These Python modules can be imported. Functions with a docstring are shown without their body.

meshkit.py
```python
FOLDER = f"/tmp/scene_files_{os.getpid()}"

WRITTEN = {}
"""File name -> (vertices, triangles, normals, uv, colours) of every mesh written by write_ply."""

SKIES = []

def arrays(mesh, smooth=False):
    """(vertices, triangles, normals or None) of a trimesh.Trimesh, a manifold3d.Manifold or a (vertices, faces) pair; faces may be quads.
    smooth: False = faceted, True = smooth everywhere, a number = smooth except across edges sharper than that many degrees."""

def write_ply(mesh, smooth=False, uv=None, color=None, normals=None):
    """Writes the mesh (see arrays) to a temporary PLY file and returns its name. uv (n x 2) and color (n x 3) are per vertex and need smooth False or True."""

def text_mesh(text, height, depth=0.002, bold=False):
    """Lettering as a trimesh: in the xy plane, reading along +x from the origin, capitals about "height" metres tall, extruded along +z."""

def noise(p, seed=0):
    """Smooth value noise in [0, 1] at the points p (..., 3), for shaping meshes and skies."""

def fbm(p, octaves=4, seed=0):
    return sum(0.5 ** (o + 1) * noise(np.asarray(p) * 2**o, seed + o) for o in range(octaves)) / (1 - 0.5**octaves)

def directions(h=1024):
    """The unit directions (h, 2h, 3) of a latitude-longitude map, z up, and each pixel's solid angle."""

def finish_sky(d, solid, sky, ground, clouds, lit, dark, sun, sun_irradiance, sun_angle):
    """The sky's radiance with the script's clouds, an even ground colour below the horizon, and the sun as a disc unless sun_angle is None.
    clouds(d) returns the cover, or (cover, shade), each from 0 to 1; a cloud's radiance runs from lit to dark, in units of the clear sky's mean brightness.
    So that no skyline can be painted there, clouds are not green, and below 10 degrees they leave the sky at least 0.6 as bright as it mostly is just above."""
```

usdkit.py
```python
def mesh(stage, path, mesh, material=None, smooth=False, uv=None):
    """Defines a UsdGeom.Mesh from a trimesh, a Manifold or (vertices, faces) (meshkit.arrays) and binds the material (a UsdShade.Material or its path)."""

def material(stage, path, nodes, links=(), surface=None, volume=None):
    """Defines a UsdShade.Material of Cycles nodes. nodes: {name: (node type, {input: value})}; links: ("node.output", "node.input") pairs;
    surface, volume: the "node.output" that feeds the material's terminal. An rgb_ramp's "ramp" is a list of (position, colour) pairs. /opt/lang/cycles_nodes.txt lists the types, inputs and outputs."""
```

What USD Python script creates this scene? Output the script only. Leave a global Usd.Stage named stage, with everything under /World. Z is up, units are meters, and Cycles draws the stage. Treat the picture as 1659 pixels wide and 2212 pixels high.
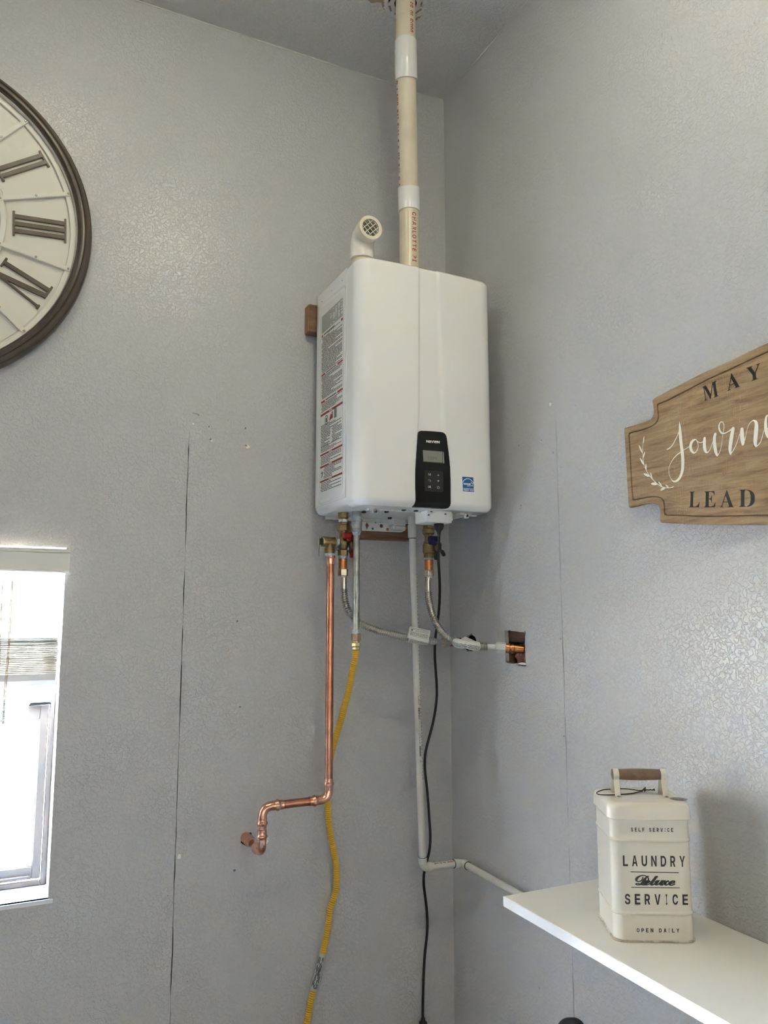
import math, random
import numpy as np, trimesh, manifold3d as m3, usdkit, meshkit
from pxr import Usd, UsdGeom, UsdLux, UsdShade, Gf, Sdf
from scipy.interpolate import CubicSpline
from shapely import Polygon, Point, LineString, box as sbox, union_all, affinity
random.seed(7); rng = np.random.default_rng(7)
stage = Usd.Stage.CreateInMemory()
UsdGeom.SetStageUpAxis(stage, 'Z'); UsdGeom.SetStageMetersPerUnit(stage, 1.0)
UsdGeom.Xform.Define(stage, '/World'); UsdGeom.Scope.Define(stage, '/World/Looks')

# ---------------------------------------------------------------- camera
# The corner of the room is x = y = 0; the left wall is the plane y = 0, the right wall the plane x = 0.
W, H, FPX = 1659, 2212, 1681.308
YAW, PITCH, ROLL = 0.4466, 0.1324, -0.0011
EYE = np.array([-1.3155, -2.2461, 1.45])
_f = np.array([math.sin(YAW)*math.cos(PITCH), math.cos(YAW)*math.cos(PITCH), math.sin(PITCH)])
_r0 = np.array([math.cos(YAW), -math.sin(YAW), 0]); _u0 = np.cross(_r0, _f)
_r = _r0*math.cos(ROLL) + _u0*math.sin(ROLL); _u = -_r0*math.sin(ROLL) + _u0*math.cos(ROLL)
cam = UsdGeom.Camera.Define(stage, '/World/camera')
cam.CreateHorizontalApertureAttr(24.0); cam.CreateVerticalApertureAttr(24.0*H/W); cam.CreateFocalLengthAttr(24.0*FPX/W)
cam.CreateClippingRangeAttr((0.05, 200.0))
cam.AddTransformOp().Set(Gf.Matrix4d(*_r, 0, *_u, 0, *(-_f), 0, *EYE, 1))
EXPOSURE = 6.0
cam.CreateExposureAttr(EXPOSURE)

# ---------------------------------------------------------------- light: sky, sun and unseen panels outside, two unseen ceiling lamps (built below)
SKY, SUN = 0.12, 0.22
SKY_PANEL, YARD_PANEL = 5.0, 6.6
LAMP, LAMP2 = 0.27, 0.80
LAMP_AT, LAMP2_AT = (-1.30, -0.80), (-0.70, -1.50)  # second lamp is out of view, placed to light right wall, heater and shelf
dome = UsdLux.DomeLight.Define(stage, '/World/sky'); dome.CreateIntensityAttr(SKY); dome.CreateColorAttr(Gf.Vec3f(0.36, 0.60, 1.0))
# the sun comes over the roof from behind the house: the window wall is in the shade, the yard and the unseen wall beyond it are lit
sun = UsdLux.DistantLight.Define(stage, '/World/sun'); sun.CreateIntensityAttr(SUN); sun.CreateAngleAttr(0.53); sun.CreateColorAttr(Gf.Vec3f(1.0, 0.90, 0.76))
sun.CreateNormalizeAttr(True); sun.AddRotateXYZOp().Set(Gf.Vec3f(48, 0, 14))
# unseen light panels outside the window, standing in for open sky and sunlit yard
def light_panel(name, x, y, z, w, h, color, strength):
    l = UsdLux.RectLight.Define(stage, '/World/'+name); l.CreateWidthAttr(w); l.CreateHeightAttr(h); l.CreateColorAttr(Gf.Vec3f(*color)); l.CreateIntensityAttr(strength)
    l.AddTranslateOp().Set(Gf.Vec3d(x, y, z)); l.AddRotateXYZOp().Set(Gf.Vec3f(-90, 0, 0)); return l
light_panel('unseen_sky_panel', -6.0, 5.0, 4.6, 20.0, 5.4, (0.24, 0.53, 1.0), SKY_PANEL)
light_panel('unseen_yard_panel', -6.0, 5.0, 0.85, 20.0, 2.1, (1.0, 0.93, 0.80), YARD_PANEL)


# ---------------------------------------------------------------- helpers
V = lambda *a: np.array(a, float)

def at(px, py, axis, value):
    """The point of the plane axis = value that stands at this place of the 1659 x 2212 photograph."""
    d = _f + _r*(px - W/2)/FPX - _u*(py - H/2)/FPX
    k = 'xyz'.index(axis)
    return EYE + d*(value - EYE[k])/d[k]

def size_at(p):
    "metres that one pixel of the photograph spans at the point p"
    return float((np.asarray(p) - EYE) @ _f)/FPX

_names = {}
def numbered(base, name):
    n = _names.get((base, name), 0); _names[(base, name)] = n + 1
    return f'{base}/{name}' if n == 0 else f'{base}/{name}_{n:03d}'

ORIGIN = {}
def thing(name, label, cat, loc=(0, 0, 0), group=None, kind=None):
    path = numbered('/World', name)
    x = UsdGeom.Xform.Define(stage, path); x.AddTranslateOp().Set(Gf.Vec3d(*map(float, loc)))
    ORIGIN[path] = np.array(loc, float); tag(x.GetPrim(), label, cat, group, kind)
    return x.GetPrim()

def tag(p, label=None, cat=None, group=None, kind=None):
    for k, v in (('label', label), ('category', cat), ('group', group), ('kind', kind)):
        if v: p.SetCustomDataByKey(k, v)
    return p

def obj(name, mesh, mat, parent=None, label=None, cat=None, kind=None, group=None, smooth=30):
    """One Mesh prim, given in world coordinates, under parent (or under /World)."""
    if isinstance(mesh, list): mesh = trimesh.util.concatenate([tm(x) for x in mesh])
    mesh = tm(mesh)
    base = str(parent.GetPath()) if parent is not None else '/World'
    o = ORIGIN.get(base, np.zeros(3))
    path = numbered(base, name); ORIGIN[path] = o
    mm = trimesh.Trimesh(mesh.vertices - o, mesh.faces, process=False)
    m = usdkit.mesh(stage, path, mm, M[mat], smooth=smooth)
    return tag(m.GetPrim(), label, cat, group, kind)

def tm(x):
    if isinstance(x, trimesh.Trimesh): return x
    if hasattr(x, 'to_mesh'):
        q = x.to_mesh(); return trimesh.Trimesh(np.array(q.vert_properties[:, :3]), np.array(q.tri_verts), process=False)
    v, f = x; f = np.asarray(f)
    if f.shape[1] == 4: f = np.vstack([f[:, [0, 1, 2]], f[:, [0, 2, 3]]])
    return trimesh.Trimesh(np.asarray(v, float), f, process=False)

def cbox(lo, hi, c=0.002):
    "a box with chamfered edges"
    lo, hi = np.minimum(lo, hi), np.maximum(lo, hi); c = min(c, 0.45*float((hi-lo).min()))
    pts = []
    for sx in (0, 1):
        for sy in (0, 1):
            for sz in (0, 1):
                s = np.array([sx, sy, sz]); p = np.where(s, hi, lo); d = np.where(s, -c, c)
                for k in range(3):
                    q = p + d; q[k] = p[k]; pts.append(q)
    return trimesh.convex.convex_hull(np.array(pts))

def frame(d, up=(0, 0, 1)):
    d = np.asarray(d, float)/np.linalg.norm(d)
    up = np.asarray(up, float)
    if abs(d @ up) > 0.95*np.linalg.norm(up): up = V(1, 0, 0) if abs(d[0]) < 0.9 else V(0, 1, 0)
    a = np.cross(up, d); a /= np.linalg.norm(a)
    return a, np.cross(d, a), d

def lathe(profile, origin=(0, 0, 0), axis=(0, 0, 1), n=28, phase=0.0):
    """profile: (distance along the axis, radius); closed at both ends with caps."""
    a, b, d = frame(axis)
    t = np.arange(n)*2*math.pi/n + phase
    ring = np.cos(t)[:, None]*a + np.sin(t)[:, None]*b
    prof = [(s, max(r, 1e-5)) for s, r in profile]
    if prof[0][1] > 1e-4: prof.insert(0, (prof[0][0], 1e-5))
    if prof[-1][1] > 1e-4: prof.append((prof[-1][0], 1e-5))
    v = np.vstack([np.asarray(origin) + d*s + ring*r for s, r in prof])
    f = []
    for i in range(len(prof)-1):
        for j in range(n):
            k = (j+1) % n
            f.append([i*n+j, i*n+k, (i+1)*n+k, (i+1)*n+j])
    m = tm((v, f))
    if prof[-1][0] < prof[0][0]: m.faces = m.faces[:, ::-1]
    return m

def spline(pts, n):
    pts = np.asarray(pts, float); t = np.r_[0, np.cumsum(np.linalg.norm(np.diff(pts[:, :3], axis=0), axis=1))]
    return CubicSpline(t, pts)(np.linspace(0, t[-1], n))

def tube(path, r, n=16, caps=True):
    """A tube along the points path with radius r (a number or one per point), carried without twist."""
    path = np.asarray(path, float); r = np.broadcast_to(np.asarray(r, float), (len(path),))
    T = np.gradient(path, axis=0); T /= np.linalg.norm(T, axis=1)[:, None]
    a, b, _ = frame(T[0]); rings = []
    t = np.arange(n)*2*math.pi/n
    for i in range(len(path)):
        a = a - T[i]*(a @ T[i]); a /= np.linalg.norm(a); b = np.cross(T[i], a)
        rings.append(path[i] + r[i]*(np.cos(t)[:, None]*a + np.sin(t)[:, None]*b))
    v = np.vstack(rings); f = []
    i = np.arange(len(path)-1)[:, None]*n; j = np.arange(n)[None]; k = (j+1) % n
    f = np.stack([i+j, i+k, i+n+k, i+n+j], -1).reshape(-1, 4)
    f = np.vstack([f[:, [0, 1, 2]], f[:, [0, 2, 3]]])
    if caps:
        m = len(v); v = np.vstack([v, path[0], path[-1]]); jj = np.arange(n); kk = (jj+1) % n; L = (len(path)-1)*n
        f = np.vstack([f, np.stack([np.full(n, m), kk, jj], 1), np.stack([np.full(n, m+1), L+jj, L+kk], 1)])
    return tm((v, f))

def pipe(pts, r, bend=0.03, n=20, steps=8):
    """A round pipe along straight runs with round bends."""
    pts = [np.asarray(p, float) for p in pts]; path = [pts[0]]
    for p, q, s in zip(pts, pts[1:], pts[2:]):
        a = (p-q)/np.linalg.norm(p-q); b = (s-q)/np.linalg.norm(s-q)
        for t in np.linspace(0, 1, steps):
            path.append((1-t)**2*(q+a*bend) + 2*t*(1-t)*q + t*t*(q+b*bend))
    path.append(pts[-1])
    return tube(np.array(path), r, n)

def seg(p, q, r, n=20):
    p, q = np.asarray(p, float), np.asarray(q, float)
    if np.ndim(r) == 0: r = (r, r)
    return lathe([(0, r[0]), (np.linalg.norm(q-p), r[1])], p, q-p, n)

def hexnut(p, q, r, phase=0.0):
    p, q = np.asarray(p, float), np.asarray(q, float); L = np.linalg.norm(q-p); c = 0.12*r
    return lathe([(0, r*0.9), (c, r), (L-c, r), (L, r*0.9)], p, q-p, 6, phase)

def polys(g): return [x for x in getattr(g, 'geoms', [g]) if isinstance(x, Polygon) and x.area > 1e-9]

def slab(shape, origin, ux, uy, un, h, h0=0.0):
    """A flat shape (shapely, metres) set in the frame origin + x ux + y uy and given the thickness h along un."""
    out = []
    for g in polys(shape):
        m = trimesh.creation.extrude_polygon(g, h, engine='earcut'); v = np.array(m.vertices)
        w = np.asarray(origin) + v[:, :1]*np.asarray(ux) + v[:, 1:2]*np.asarray(uy) + (v[:, 2:]+h0)*np.asarray(un)
        fc = np.array(m.faces)
        if np.dot(np.cross(ux, uy), un) < 0: fc = fc[:, ::-1]
        out.append(trimesh.Trimesh(w, fc, process=False))
    return trimesh.util.concatenate(out)

def wall_slab(shape, plane, h, h0=0.0):
    "shape drawn in (x, z) on the left wall ('y') or in (y, z) on the right wall ('x'); h grows into the room"
    if plane == 'y': return slab(shape, (0, 0, 0), (1, 0, 0), (0, 0, 1), (0, -1, 0), h, h0)
    return slab(shape, (0, 0, 0), (0, 1, 0), (0, 0, 1), (-1, 0, 0), h, h0)

def ragged(pts, step=0.006, amp=0.0015, seed=0):
    "a closed outline broken up by small random teeth"
    g = np.random.default_rng(seed); line = LineString(list(pts)+[pts[0]]); n = max(8, int(line.length/step))
    q = np.array([line.interpolate(i/n, normalized=True).coords[0] for i in range(n)])
    return Polygon(q + g.normal(0, amp, q.shape)).buffer(0)

def stroke(pts, d=None, join=True):
    "a pen stroke: points (x, y, width)"
    p = np.asarray(pts, float); n = max(24, 6*len(p)); s = spline(p, n) if len(p) > 2 else np.linspace(p[0], p[-1], n)
    s[:, 2] = np.clip(s[:, 2], p[:, 2].min(), p[:, 2].max())
    parts = []
    for a, b in zip(s, s[1:]):
        parts.append(Point(a[:2]).buffer(a[2]/2, 5).union(Point(b[:2]).buffer(b[2]/2, 5)).convex_hull)
    return union_all(parts)

def glyph(key):
    adv, body = GLYPHS[key].split('|')
    out = []
    for poly in body.split('/'):
        rings = [[tuple(map(float, c.split(','))) for c in r.split()] for r in poly.split(';')]
        out.append(Polygon(rings[0], rings[1:]).buffer(0))
    return float(adv), union_all(out)

def word(text, style='b', track=0.0):
    "lettering as a flat shape with capitals 1 high, starting at 0, 0"
    x, out = 0.0, []
    for ch in text:
        if ch == ' ': x += 45 + track; continue
        adv, g = glyph(style+ch); out.append(affinity.translate(g, x, 0)); x += adv + track
    return affinity.scale(union_all(out), 0.01, 0.01, origin=(0, 0))

def fit(shape, w=None, h=None, center=(0, 0)):
    a, b, c, d = shape.bounds; s = affinity.translate(shape, -(a+c)/2, -(b+d)/2)
    sx = w/(c-a) if w else h/(d-b); sy = h/(d-b) if h else sx
    return affinity.translate(affinity.scale(s, sx, sy, origin=(0, 0)), *center)

def warp(shape, fn, h, seg_len=None):
    """Flat lettering bent onto a surface: fn(xy) -> (points, normals)."""
    out = []
    for g in polys(shape):
        if seg_len: g = g.segmentize(seg_len)
        m = trimesh.creation.extrude_polygon(g, 1.0, engine='earcut'); v = np.array(m.vertices)
        p, n = fn(v[:, :2]); out.append(trimesh.Trimesh(p + n*(v[:, 2:]*h), m.faces, process=False))
    return trimesh.util.concatenate(out)

def on_quad(shape, quad, axis, value):
    """A shape with bounds stretched into a quadrilateral given by photograph places (TL, TR, BR, BL) on the plane axis = value, as a flat shape in the plane's own two coordinates."""
    a, b, c, d = shape.bounds; k = [i for i in range(3) if 'xyz'[i] != axis]
    Q = [at(*q, axis, value)[k] for q in quad]
    def f(x, y):
        s = (np.asarray(x)-a)/(c-a); t = (np.asarray(y)-b)/(d-b)
        p = (1-t)[:, None]*((1-s)[:, None]*Q[3] + s[:, None]*Q[2]) + t[:, None]*((1-s)[:, None]*Q[0] + s[:, None]*Q[1])
        return p[:, 0], p[:, 1]
    from shapely.ops import transform
    return transform(f, shape).buffer(0)

# outlines of the letters used on signs, labels and pipes (100 units = height of a capital)
GLYPHS = {
    'b1': '88|11,0 11,16 38,17 38,81 35,81 33,79 15,66 15,85 36,100 58,100 58,17 79,16 79,0',
    'b2': '88|9,70 9,79 13,87 19,94 27,99 37,102 50,102 62,98 71,92 76,85 79,77 79,67 77,61 68,46 39,18 79,17 79,0 9,0 9,15 13,17 26,32 28,32 43,47 44,47 55,58 59,67 59,74 56,80 54,83 47,85 40,85 32,81 28,74 28,70',
    'b5': '88|8,22 8,27 27,27 29,21 35,15 48,15 53,16 58,22 61,29 61,36 57,44 50,50 39,50 32,48 28,44 9,47 15,100 75,100 75,83 31,83 29,65 30,59 38,64 44,66 58,65 68,60 74,54 79,43 80,27 78,18 74,11 68,6 60,1 50,-2 37,-2 26,1 19,5 12,12',
    'bA': '103|3,0 37,99 38,100 64,100 99,0 76,0 69,23 34,23 26,0;39,40 40,39 63,40 51,81 50,81',
    'bC': '101|6,41 6,58 9,73 16,85 24,92 31,97 45,101 64,100 72,97 79,93 87,85 91,80 95,66 74,66 73,69 71,74 66,79 57,83 48,83 39,79 31,71 27,62 26,42 29,32 34,23 44,17 57,16 65,20 71,25 73,30 74,33 95,33 92,23 85,12 78,5 69,1 59,-2 45,-2 29,3 24,7 14,18 9,26',
    'bD': '99|9,100 57,99 68,96 74,92 85,82 89,74 91,67 93,56 93,44 91,33 86,21 81,14 75,9 66,3 52,0 9,0;30,19 49,18 58,21 66,27 70,33 73,43 72,62 67,73 59,79 49,82 30,82',
    'bE': '84|9,100 76,100 76,83 30,82 30,59 73,59 73,42 30,42 30,17 76,17 76,0 9,0',
    'bF': '80|9,100 75,100 75,83 30,82 30,56 71,56 71,38 30,38 30,0 9,0',
    'bG': '103|6,41 7,63 13,79 23,91 35,98 45,101 59,101 72,97 84,90 92,78 95,68 74,68 73,70 70,76 65,80 57,83 48,83 38,78 31,71 27,62 26,42 29,32 33,26 38,21 48,16 58,16 67,20 74,28 76,34 75,37 55,37 54,38 54,53 96,53 96,33 93,23 88,14 81,7 73,2 60,-2 46,-2 31,3 24,7 14,18 9,26',
    'bH': '103|9,100 30,100 30,60 72,60 73,100 93,100 93,0 73,0 72,43 30,43 30,0 9,0',
    'bI': '66|5,0 5,17 22,18 22,82 5,83 5,100 61,100 61,83 43,82 43,18 61,17 61,0',
    'bK': '99|9,100 30,100 31,52 47,74 52,79 52,80 57,85 57,86 69,100 94,100 92,97 81,85 81,84 76,79 76,78 71,73 71,72 66,67 58,57 74,32 76,30 95,2 95,0 71,0 43,43 30,29 30,0 9,0',
    'bL': '78|9,100 30,100 30,17 73,17 73,0 9,0',
    'bM': '127|9,100 41,100 49,76 57,54 63,30 63,26 64,26 71,54 87,100 119,100 119,0 98,0 98,78 97,77 91,53 73,0 56,0 55,1 40,44 38,49 31,76 29,76 29,0 9,0',
    'bN': '105|9,100 32,100 33,99 37,92 40,88 41,85 44,81 48,74 68,44 75,27 75,100 96,100 96,0 73,0 72,1 71,4 68,8 60,22 40,52 30,73 30,0 9,0',
    'bO': '104|6,41 7,63 9,73 14,81 24,92 38,99 45,101 59,101 74,97 80,92 88,85 94,74 97,67 98,56 98,43 94,25 88,15 80,7 67,0 59,-2 45,-2 35,1 24,7 14,18 9,26;26,42 27,37 32,27 39,20 48,16 57,16 66,20 73,27 76,35 78,43 77,61 73,72 66,79 57,83 48,83 39,79 32,72 27,62 26,57',
    'bP': '89|9,100 55,100 65,97 71,94 79,86 82,79 84,72 84,60 82,53 79,46 71,38 62,34 55,32 30,32 30,0 29,-1 9,-1;30,49 49,49 54,51 59,54 62,62 62,69 60,77 57,79 49,83 30,83',
    'bR': '91|9,100 55,100 60,99 72,94 79,87 82,80 84,74 83,57 77,46 68,40 67,37 87,0 64,0 47,34 45,36 30,35 30,0 9,0;30,53 49,52 58,56 62,64 62,71 59,78 49,83 30,83',
    'bS': '90|6,25 6,31 26,31 26,27 27,23 33,18 41,15 50,15 59,19 63,25 62,33 57,37 24,47 17,51 13,56 9,66 9,76 12,85 18,92 28,98 34,100 53,101 63,98 70,95 75,91 80,83 82,78 82,71 63,71 61,77 57,81 50,84 41,84 35,82 31,78 29,75 29,70 31,66 34,63 43,60 64,55 74,50 81,41 84,33 84,23 79,12 73,5 67,2 53,-2 38,-2 29,0 18,5 10,13',
    'bT': '91|5,100 86,100 86,83 56,82 56,0 36,0 36,83 5,83',
    'bU': '100|9,100 30,100 30,32 31,29 33,25 41,18 47,16 54,16 63,20 68,25 71,32 71,100 91,100 91,29 87,16 82,9 81,9 78,6 68,1 62,-1 44,-2 32,1 24,5 15,14 12,20 9,29',
    'bV': '102|8,88 3,100 26,100 26,99 43,50 50,23 51,20 53,21 60,50 76,100 98,100 88,67 86,64 65,0 38,0 33,15 32,17 27,32 26,34 20,52 19,54 14,71 12,74',
    'bW': '142|5,94 3,100 26,100 38,50 41,27 43,25 44,25 46,44 60,96 60,100 82,100 82,96 96,44 98,25 99,25 101,27 101,32 104,50 116,100 138,100 112,0 89,0 88,1 74,57 72,71 71,72 68,54 54,1 53,0 30,0 18,47 16,50 15,59 13,62 11,72 7,85',
    'bY': '100|40,38 3,100 27,100 51,56 73,100 97,100 61,38 61,0 40,0',
    'ba': '79|4,16 4,26 6,32 12,38 21,43 47,46 50,49 50,54 49,58 42,62 36,62 29,59 27,56 26,53 7,56 7,58 9,63 13,68 22,74 32,76 45,76 53,74 61,71 65,68 69,61 71,55 71,0 51,0 51,9 44,2 38,-1 34,-2 20,-1 14,2 9,5 6,10;25,19 28,15 31,13 39,13 43,15 47,17 50,22 50,34 38,32 29,30 24,24',
    'be': '81|5,30 6,49 10,60 20,70 31,75 47,76 60,72 69,63 74,53 76,44 76,32 25,31 26,25 28,20 32,16 39,14 49,15 53,16 57,22 74,20 74,16 72,11 65,4 56,0 49,-2 36,-2 31,-1 21,3 11,13 8,20;27,54 25,46 25,44 57,45 56,52 53,56 45,61 38,61 33,59',
    'b°': '63|8,73 8,81 12,91 20,98 27,101 36,101 46,97 53,89 56,81 56,73 51,62 44,56 36,53 27,53 17,57 10,65;21,79 22,72 27,68 34,67 37,68 41,72 42,79 41,82 36,86 30,87 27,86 22,82',
    'sM': '132|3,0 3,4 7,4 12,5 16,12 16,84 13,89 8,91 4,91 4,95 39,95 39,94 49,69 57,53 59,46 65,32 66,31 68,34 93,94 94,95 129,95 129,91 126,91 119,88 117,80 117,16 118,9 121,4 129,4 129,0 82,0 82,4 92,5 95,10 94,79 90,71 88,64 83,54 81,47 78,43 76,37 74,33 61,0 56,0 54,4 44,30 39,40 37,47 24,75 24,78 22,78 22,13 24,7 26,5 30,4 35,4 35,0',
    'sA': '91|-2,0 -2,4 3,4 7,8 11,17 42,96 44,97 46,97 68,47 73,35 75,31 80,18 85,7 88,4 93,4 93,0 48,0 48,4 53,4 59,7 58,15 52,27 21,27 16,14 16,8 19,4 26,4 26,0;25,34 25,33 50,34 37,65 35,63',
    'sY': '89|-3,95 43,95 43,91 37,91 34,89 32,86 47,57 52,48 53,49 54,52 69,75 73,83 72,88 66,91 61,91 61,95 92,95 92,91 86,89 83,86 56,42 56,11 59,5 64,4 68,4 68,0 21,0 21,4 26,4 30,5 33,10 33,37 14,73 12,75 9,83 3,89 -3,91',
    'sL': '89|4,0 4,4 9,4 13,6 16,14 16,82 14,88 11,90 4,91 4,95 53,95 53,91 46,91 41,89 39,86 38,81 38,15 39,10 41,7 44,6 56,6 69,10 79,19 84,29 85,32 89,32 84,0',
    'sE': '92|3,0 3,4 12,5 16,12 16,82 14,88 10,90 4,91 4,95 83,95 83,67 80,67 80,71 76,80 71,85 67,87 56,89 43,89 39,86 39,52 45,52 52,55 58,62 60,71 63,72 63,25 60,25 60,30 58,36 52,44 44,46 39,46 39,9 41,7 44,6 56,6 67,9 75,13 79,17 86,30 89,30 84,0',
    'sD': '104|4,91 4,95 55,95 71,91 82,85 91,75 95,68 97,59 97,36 95,25 89,16 80,7 63,1 4,0 4,4 12,5 15,9 16,14 16,80 15,86 11,90;38,13 40,7 43,5 51,5 60,9 67,15 70,22 73,34 73,62 69,75 66,81 60,87 51,90 41,89 38,83',
    'cD': '105|13,46 15,58 20,67 32,77 43,83 60,88 75,88 86,85 96,79 102,82 108,81 107,79 101,75 106,66 109,54 109,44 107,34 104,26 97,14 89,5 82,2 74,-1 63,-1 51,3 39,-1 25,-1 16,3 14,5 14,10 17,13 21,15 32,15 48,11 56,21 75,57 80,64 92,76 88,80 79,83 63,84 49,79 36,68 27,53 25,46 25,41 27,36 33,32 42,33 54,42 62,56 64,64 64,71 68,71 68,69 67,55 62,46 54,36 46,31 39,29 31,29 25,31 19,34 16,39;62,8 61,8 61,6 67,4 74,4 80,6 87,10 96,20 101,31 104,42 103,57 102,65 97,71 96,71 91,61 87,43 80,25 76,20;19,9 21,4 26,3 34,3 38,4 43,7 38,10 31,11 24,11',
    'ce': '58|3,10 3,18 5,24 18,36 25,40 33,43 42,43 46,41 49,39 50,30 44,23 33,18 21,15 19,13 18,7 18,6 20,4 29,4 41,10 48,16 50,12 41,5 30,0 17,-1 8,3;29,31 22,18 27,19 33,22 38,27 40,31 40,37 39,38 35,38',
    'cl': '59|8,9 9,15 13,25 12,25 10,24 8,27 10,28 22,41 45,79 47,81 62,82 61,76 54,67 38,35 36,34 28,18 26,16 24,11 23,6 24,4 28,5 39,16 42,14 42,12 32,3 24,-1 17,-1 12,1 10,4',
    'cu': '82|8,6 8,12 14,25 13,26 11,25 9,25 8,27 23,43 43,43 40,37 25,13 25,8 26,6 30,8 43,21 52,35 55,43 76,43 56,8 56,5 59,5 65,9 71,16 73,16 75,13 63,3 57,0 46,1 42,4 40,11 32,4 22,0 12,1',
    'cx': '63|-2,3 -2,8 2,12 7,12 11,8 17,13 20,20 23,31 20,32 11,24 8,27 23,41 26,43 31,43 32,41 35,34 36,28 40,38 45,42 52,43 55,40 56,35 54,32 47,31 43,35 38,23 36,16 36,7 37,5 42,6 52,16 55,14 55,12 46,4 38,0 29,1 25,4 22,10 22,14 21,15 16,6 11,1 7,-1 2,-1',
    'cn': '81|0,-1 19,27 21,32 20,32 11,24 9,25 9,28 22,40 28,43 34,42 37,35 37,29 44,36 54,42 62,43 68,39 69,35 69,28 64,18 55,8 54,5 57,4 62,8 68,15 71,15 73,12 61,2 54,-1 46,0 43,4 41,9 41,13 44,20 53,31 54,32 59,37 59,38 57,39 50,35 37,22 21,-1',
    'cr': '58|8,25 8,27 17,35 19,45 21,46 24,46 25,40 39,39 45,34 45,30 43,25 32,10 30,6 33,4 37,6 46,16 49,14 49,12 38,2 32,-1 24,-1 18,2 15,4 14,13 18,23 28,34 21,34 11,24',
    'cg': '74|-13,-32 -12,-25 -6,-17 3,-11 20,-3 25,-2 28,1 27,3 20,-1 12,-1 8,1 3,8 4,19 7,25 13,32 20,38 30,42 42,43 46,41 48,39 51,42 68,44 48,7 52,8 62,16 65,14 65,12 59,7 43,-1 32,-21 18,-36 10,-40 -3,-41 -10,-39;16,4 17,3 23,4 32,12 44,31 45,37 43,39 40,39 36,37 29,29 19,15;-4,-31 -3,-35 -1,-37 2,-37 6,-35 14,-25 23,-7 19,-8 4,-17 -3,-27',
    'cy': '81|-5,-35 -5,-26 -3,-21 4,-15 17,-7 34,-1 38,6 36,7 32,3 25,-1 19,-1 13,3 11,6 12,16 16,23 21,29 21,32 20,32 11,24 8,25 8,27 16,35 28,43 36,42 39,38 38,27 25,7 26,4 27,4 41,17 58,43 75,43 76,42 57,8 62,10 69,16 71,15 72,12 61,4 51,-1 39,-22 28,-34 18,-40 12,-42 1,-41 -4,-39;2,-29 4,-38 9,-39 15,-35 26,-17 30,-7 28,-7 19,-11 6,-21',
}

# ---------------------------------------------------------------- materials
M = {}
def mat(name, nodes, links, surface='p.BSDF'):
    M[name] = usdkit.material(stage, '/World/Looks/'+name, nodes, links, surface=surface)

def plain(name, color, rough=0.5, metal=0.0, bump=None, vary=None, coat=0.0, spec=0.5, extra=None):
    """color; bump = (noise scale, distance); vary = (noise scale, second colour, low, high)."""
    p = {'roughness': rough, 'metallic': metal, 'base_color': color, 'coat_weight': coat, 'specular_ior_level': spec, **(extra or {})}
    n, l = {'p': ('principled_bsdf', p), 'geo': ('geometry', {})}, []
    if bump:
        n['bn'] = ('noise_texture', {'scale': bump[0], 'detail': 3.0}); n['bu'] = ('bump', {'distance': bump[1], 'strength': 1.0})
        l += [('geo.position', 'bn.vector'), ('bn.fac', 'bu.height'), ('bu.normal', 'p.normal')]
    if vary:
        n['vn'] = ('noise_texture', {'scale': vary[0], 'detail': 4.0, 'roughness': 0.6}); n['vr'] = ('rgb_ramp', {'ramp': [(0, color), (vary[2], color), (vary[3], vary[1]), (1, vary[1])]})
        l += [('geo.position', 'vn.vector'), ('vn.fac', 'vr.fac'), ('vr.color', 'p.base_color')]
    mat(name, n, l)

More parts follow.
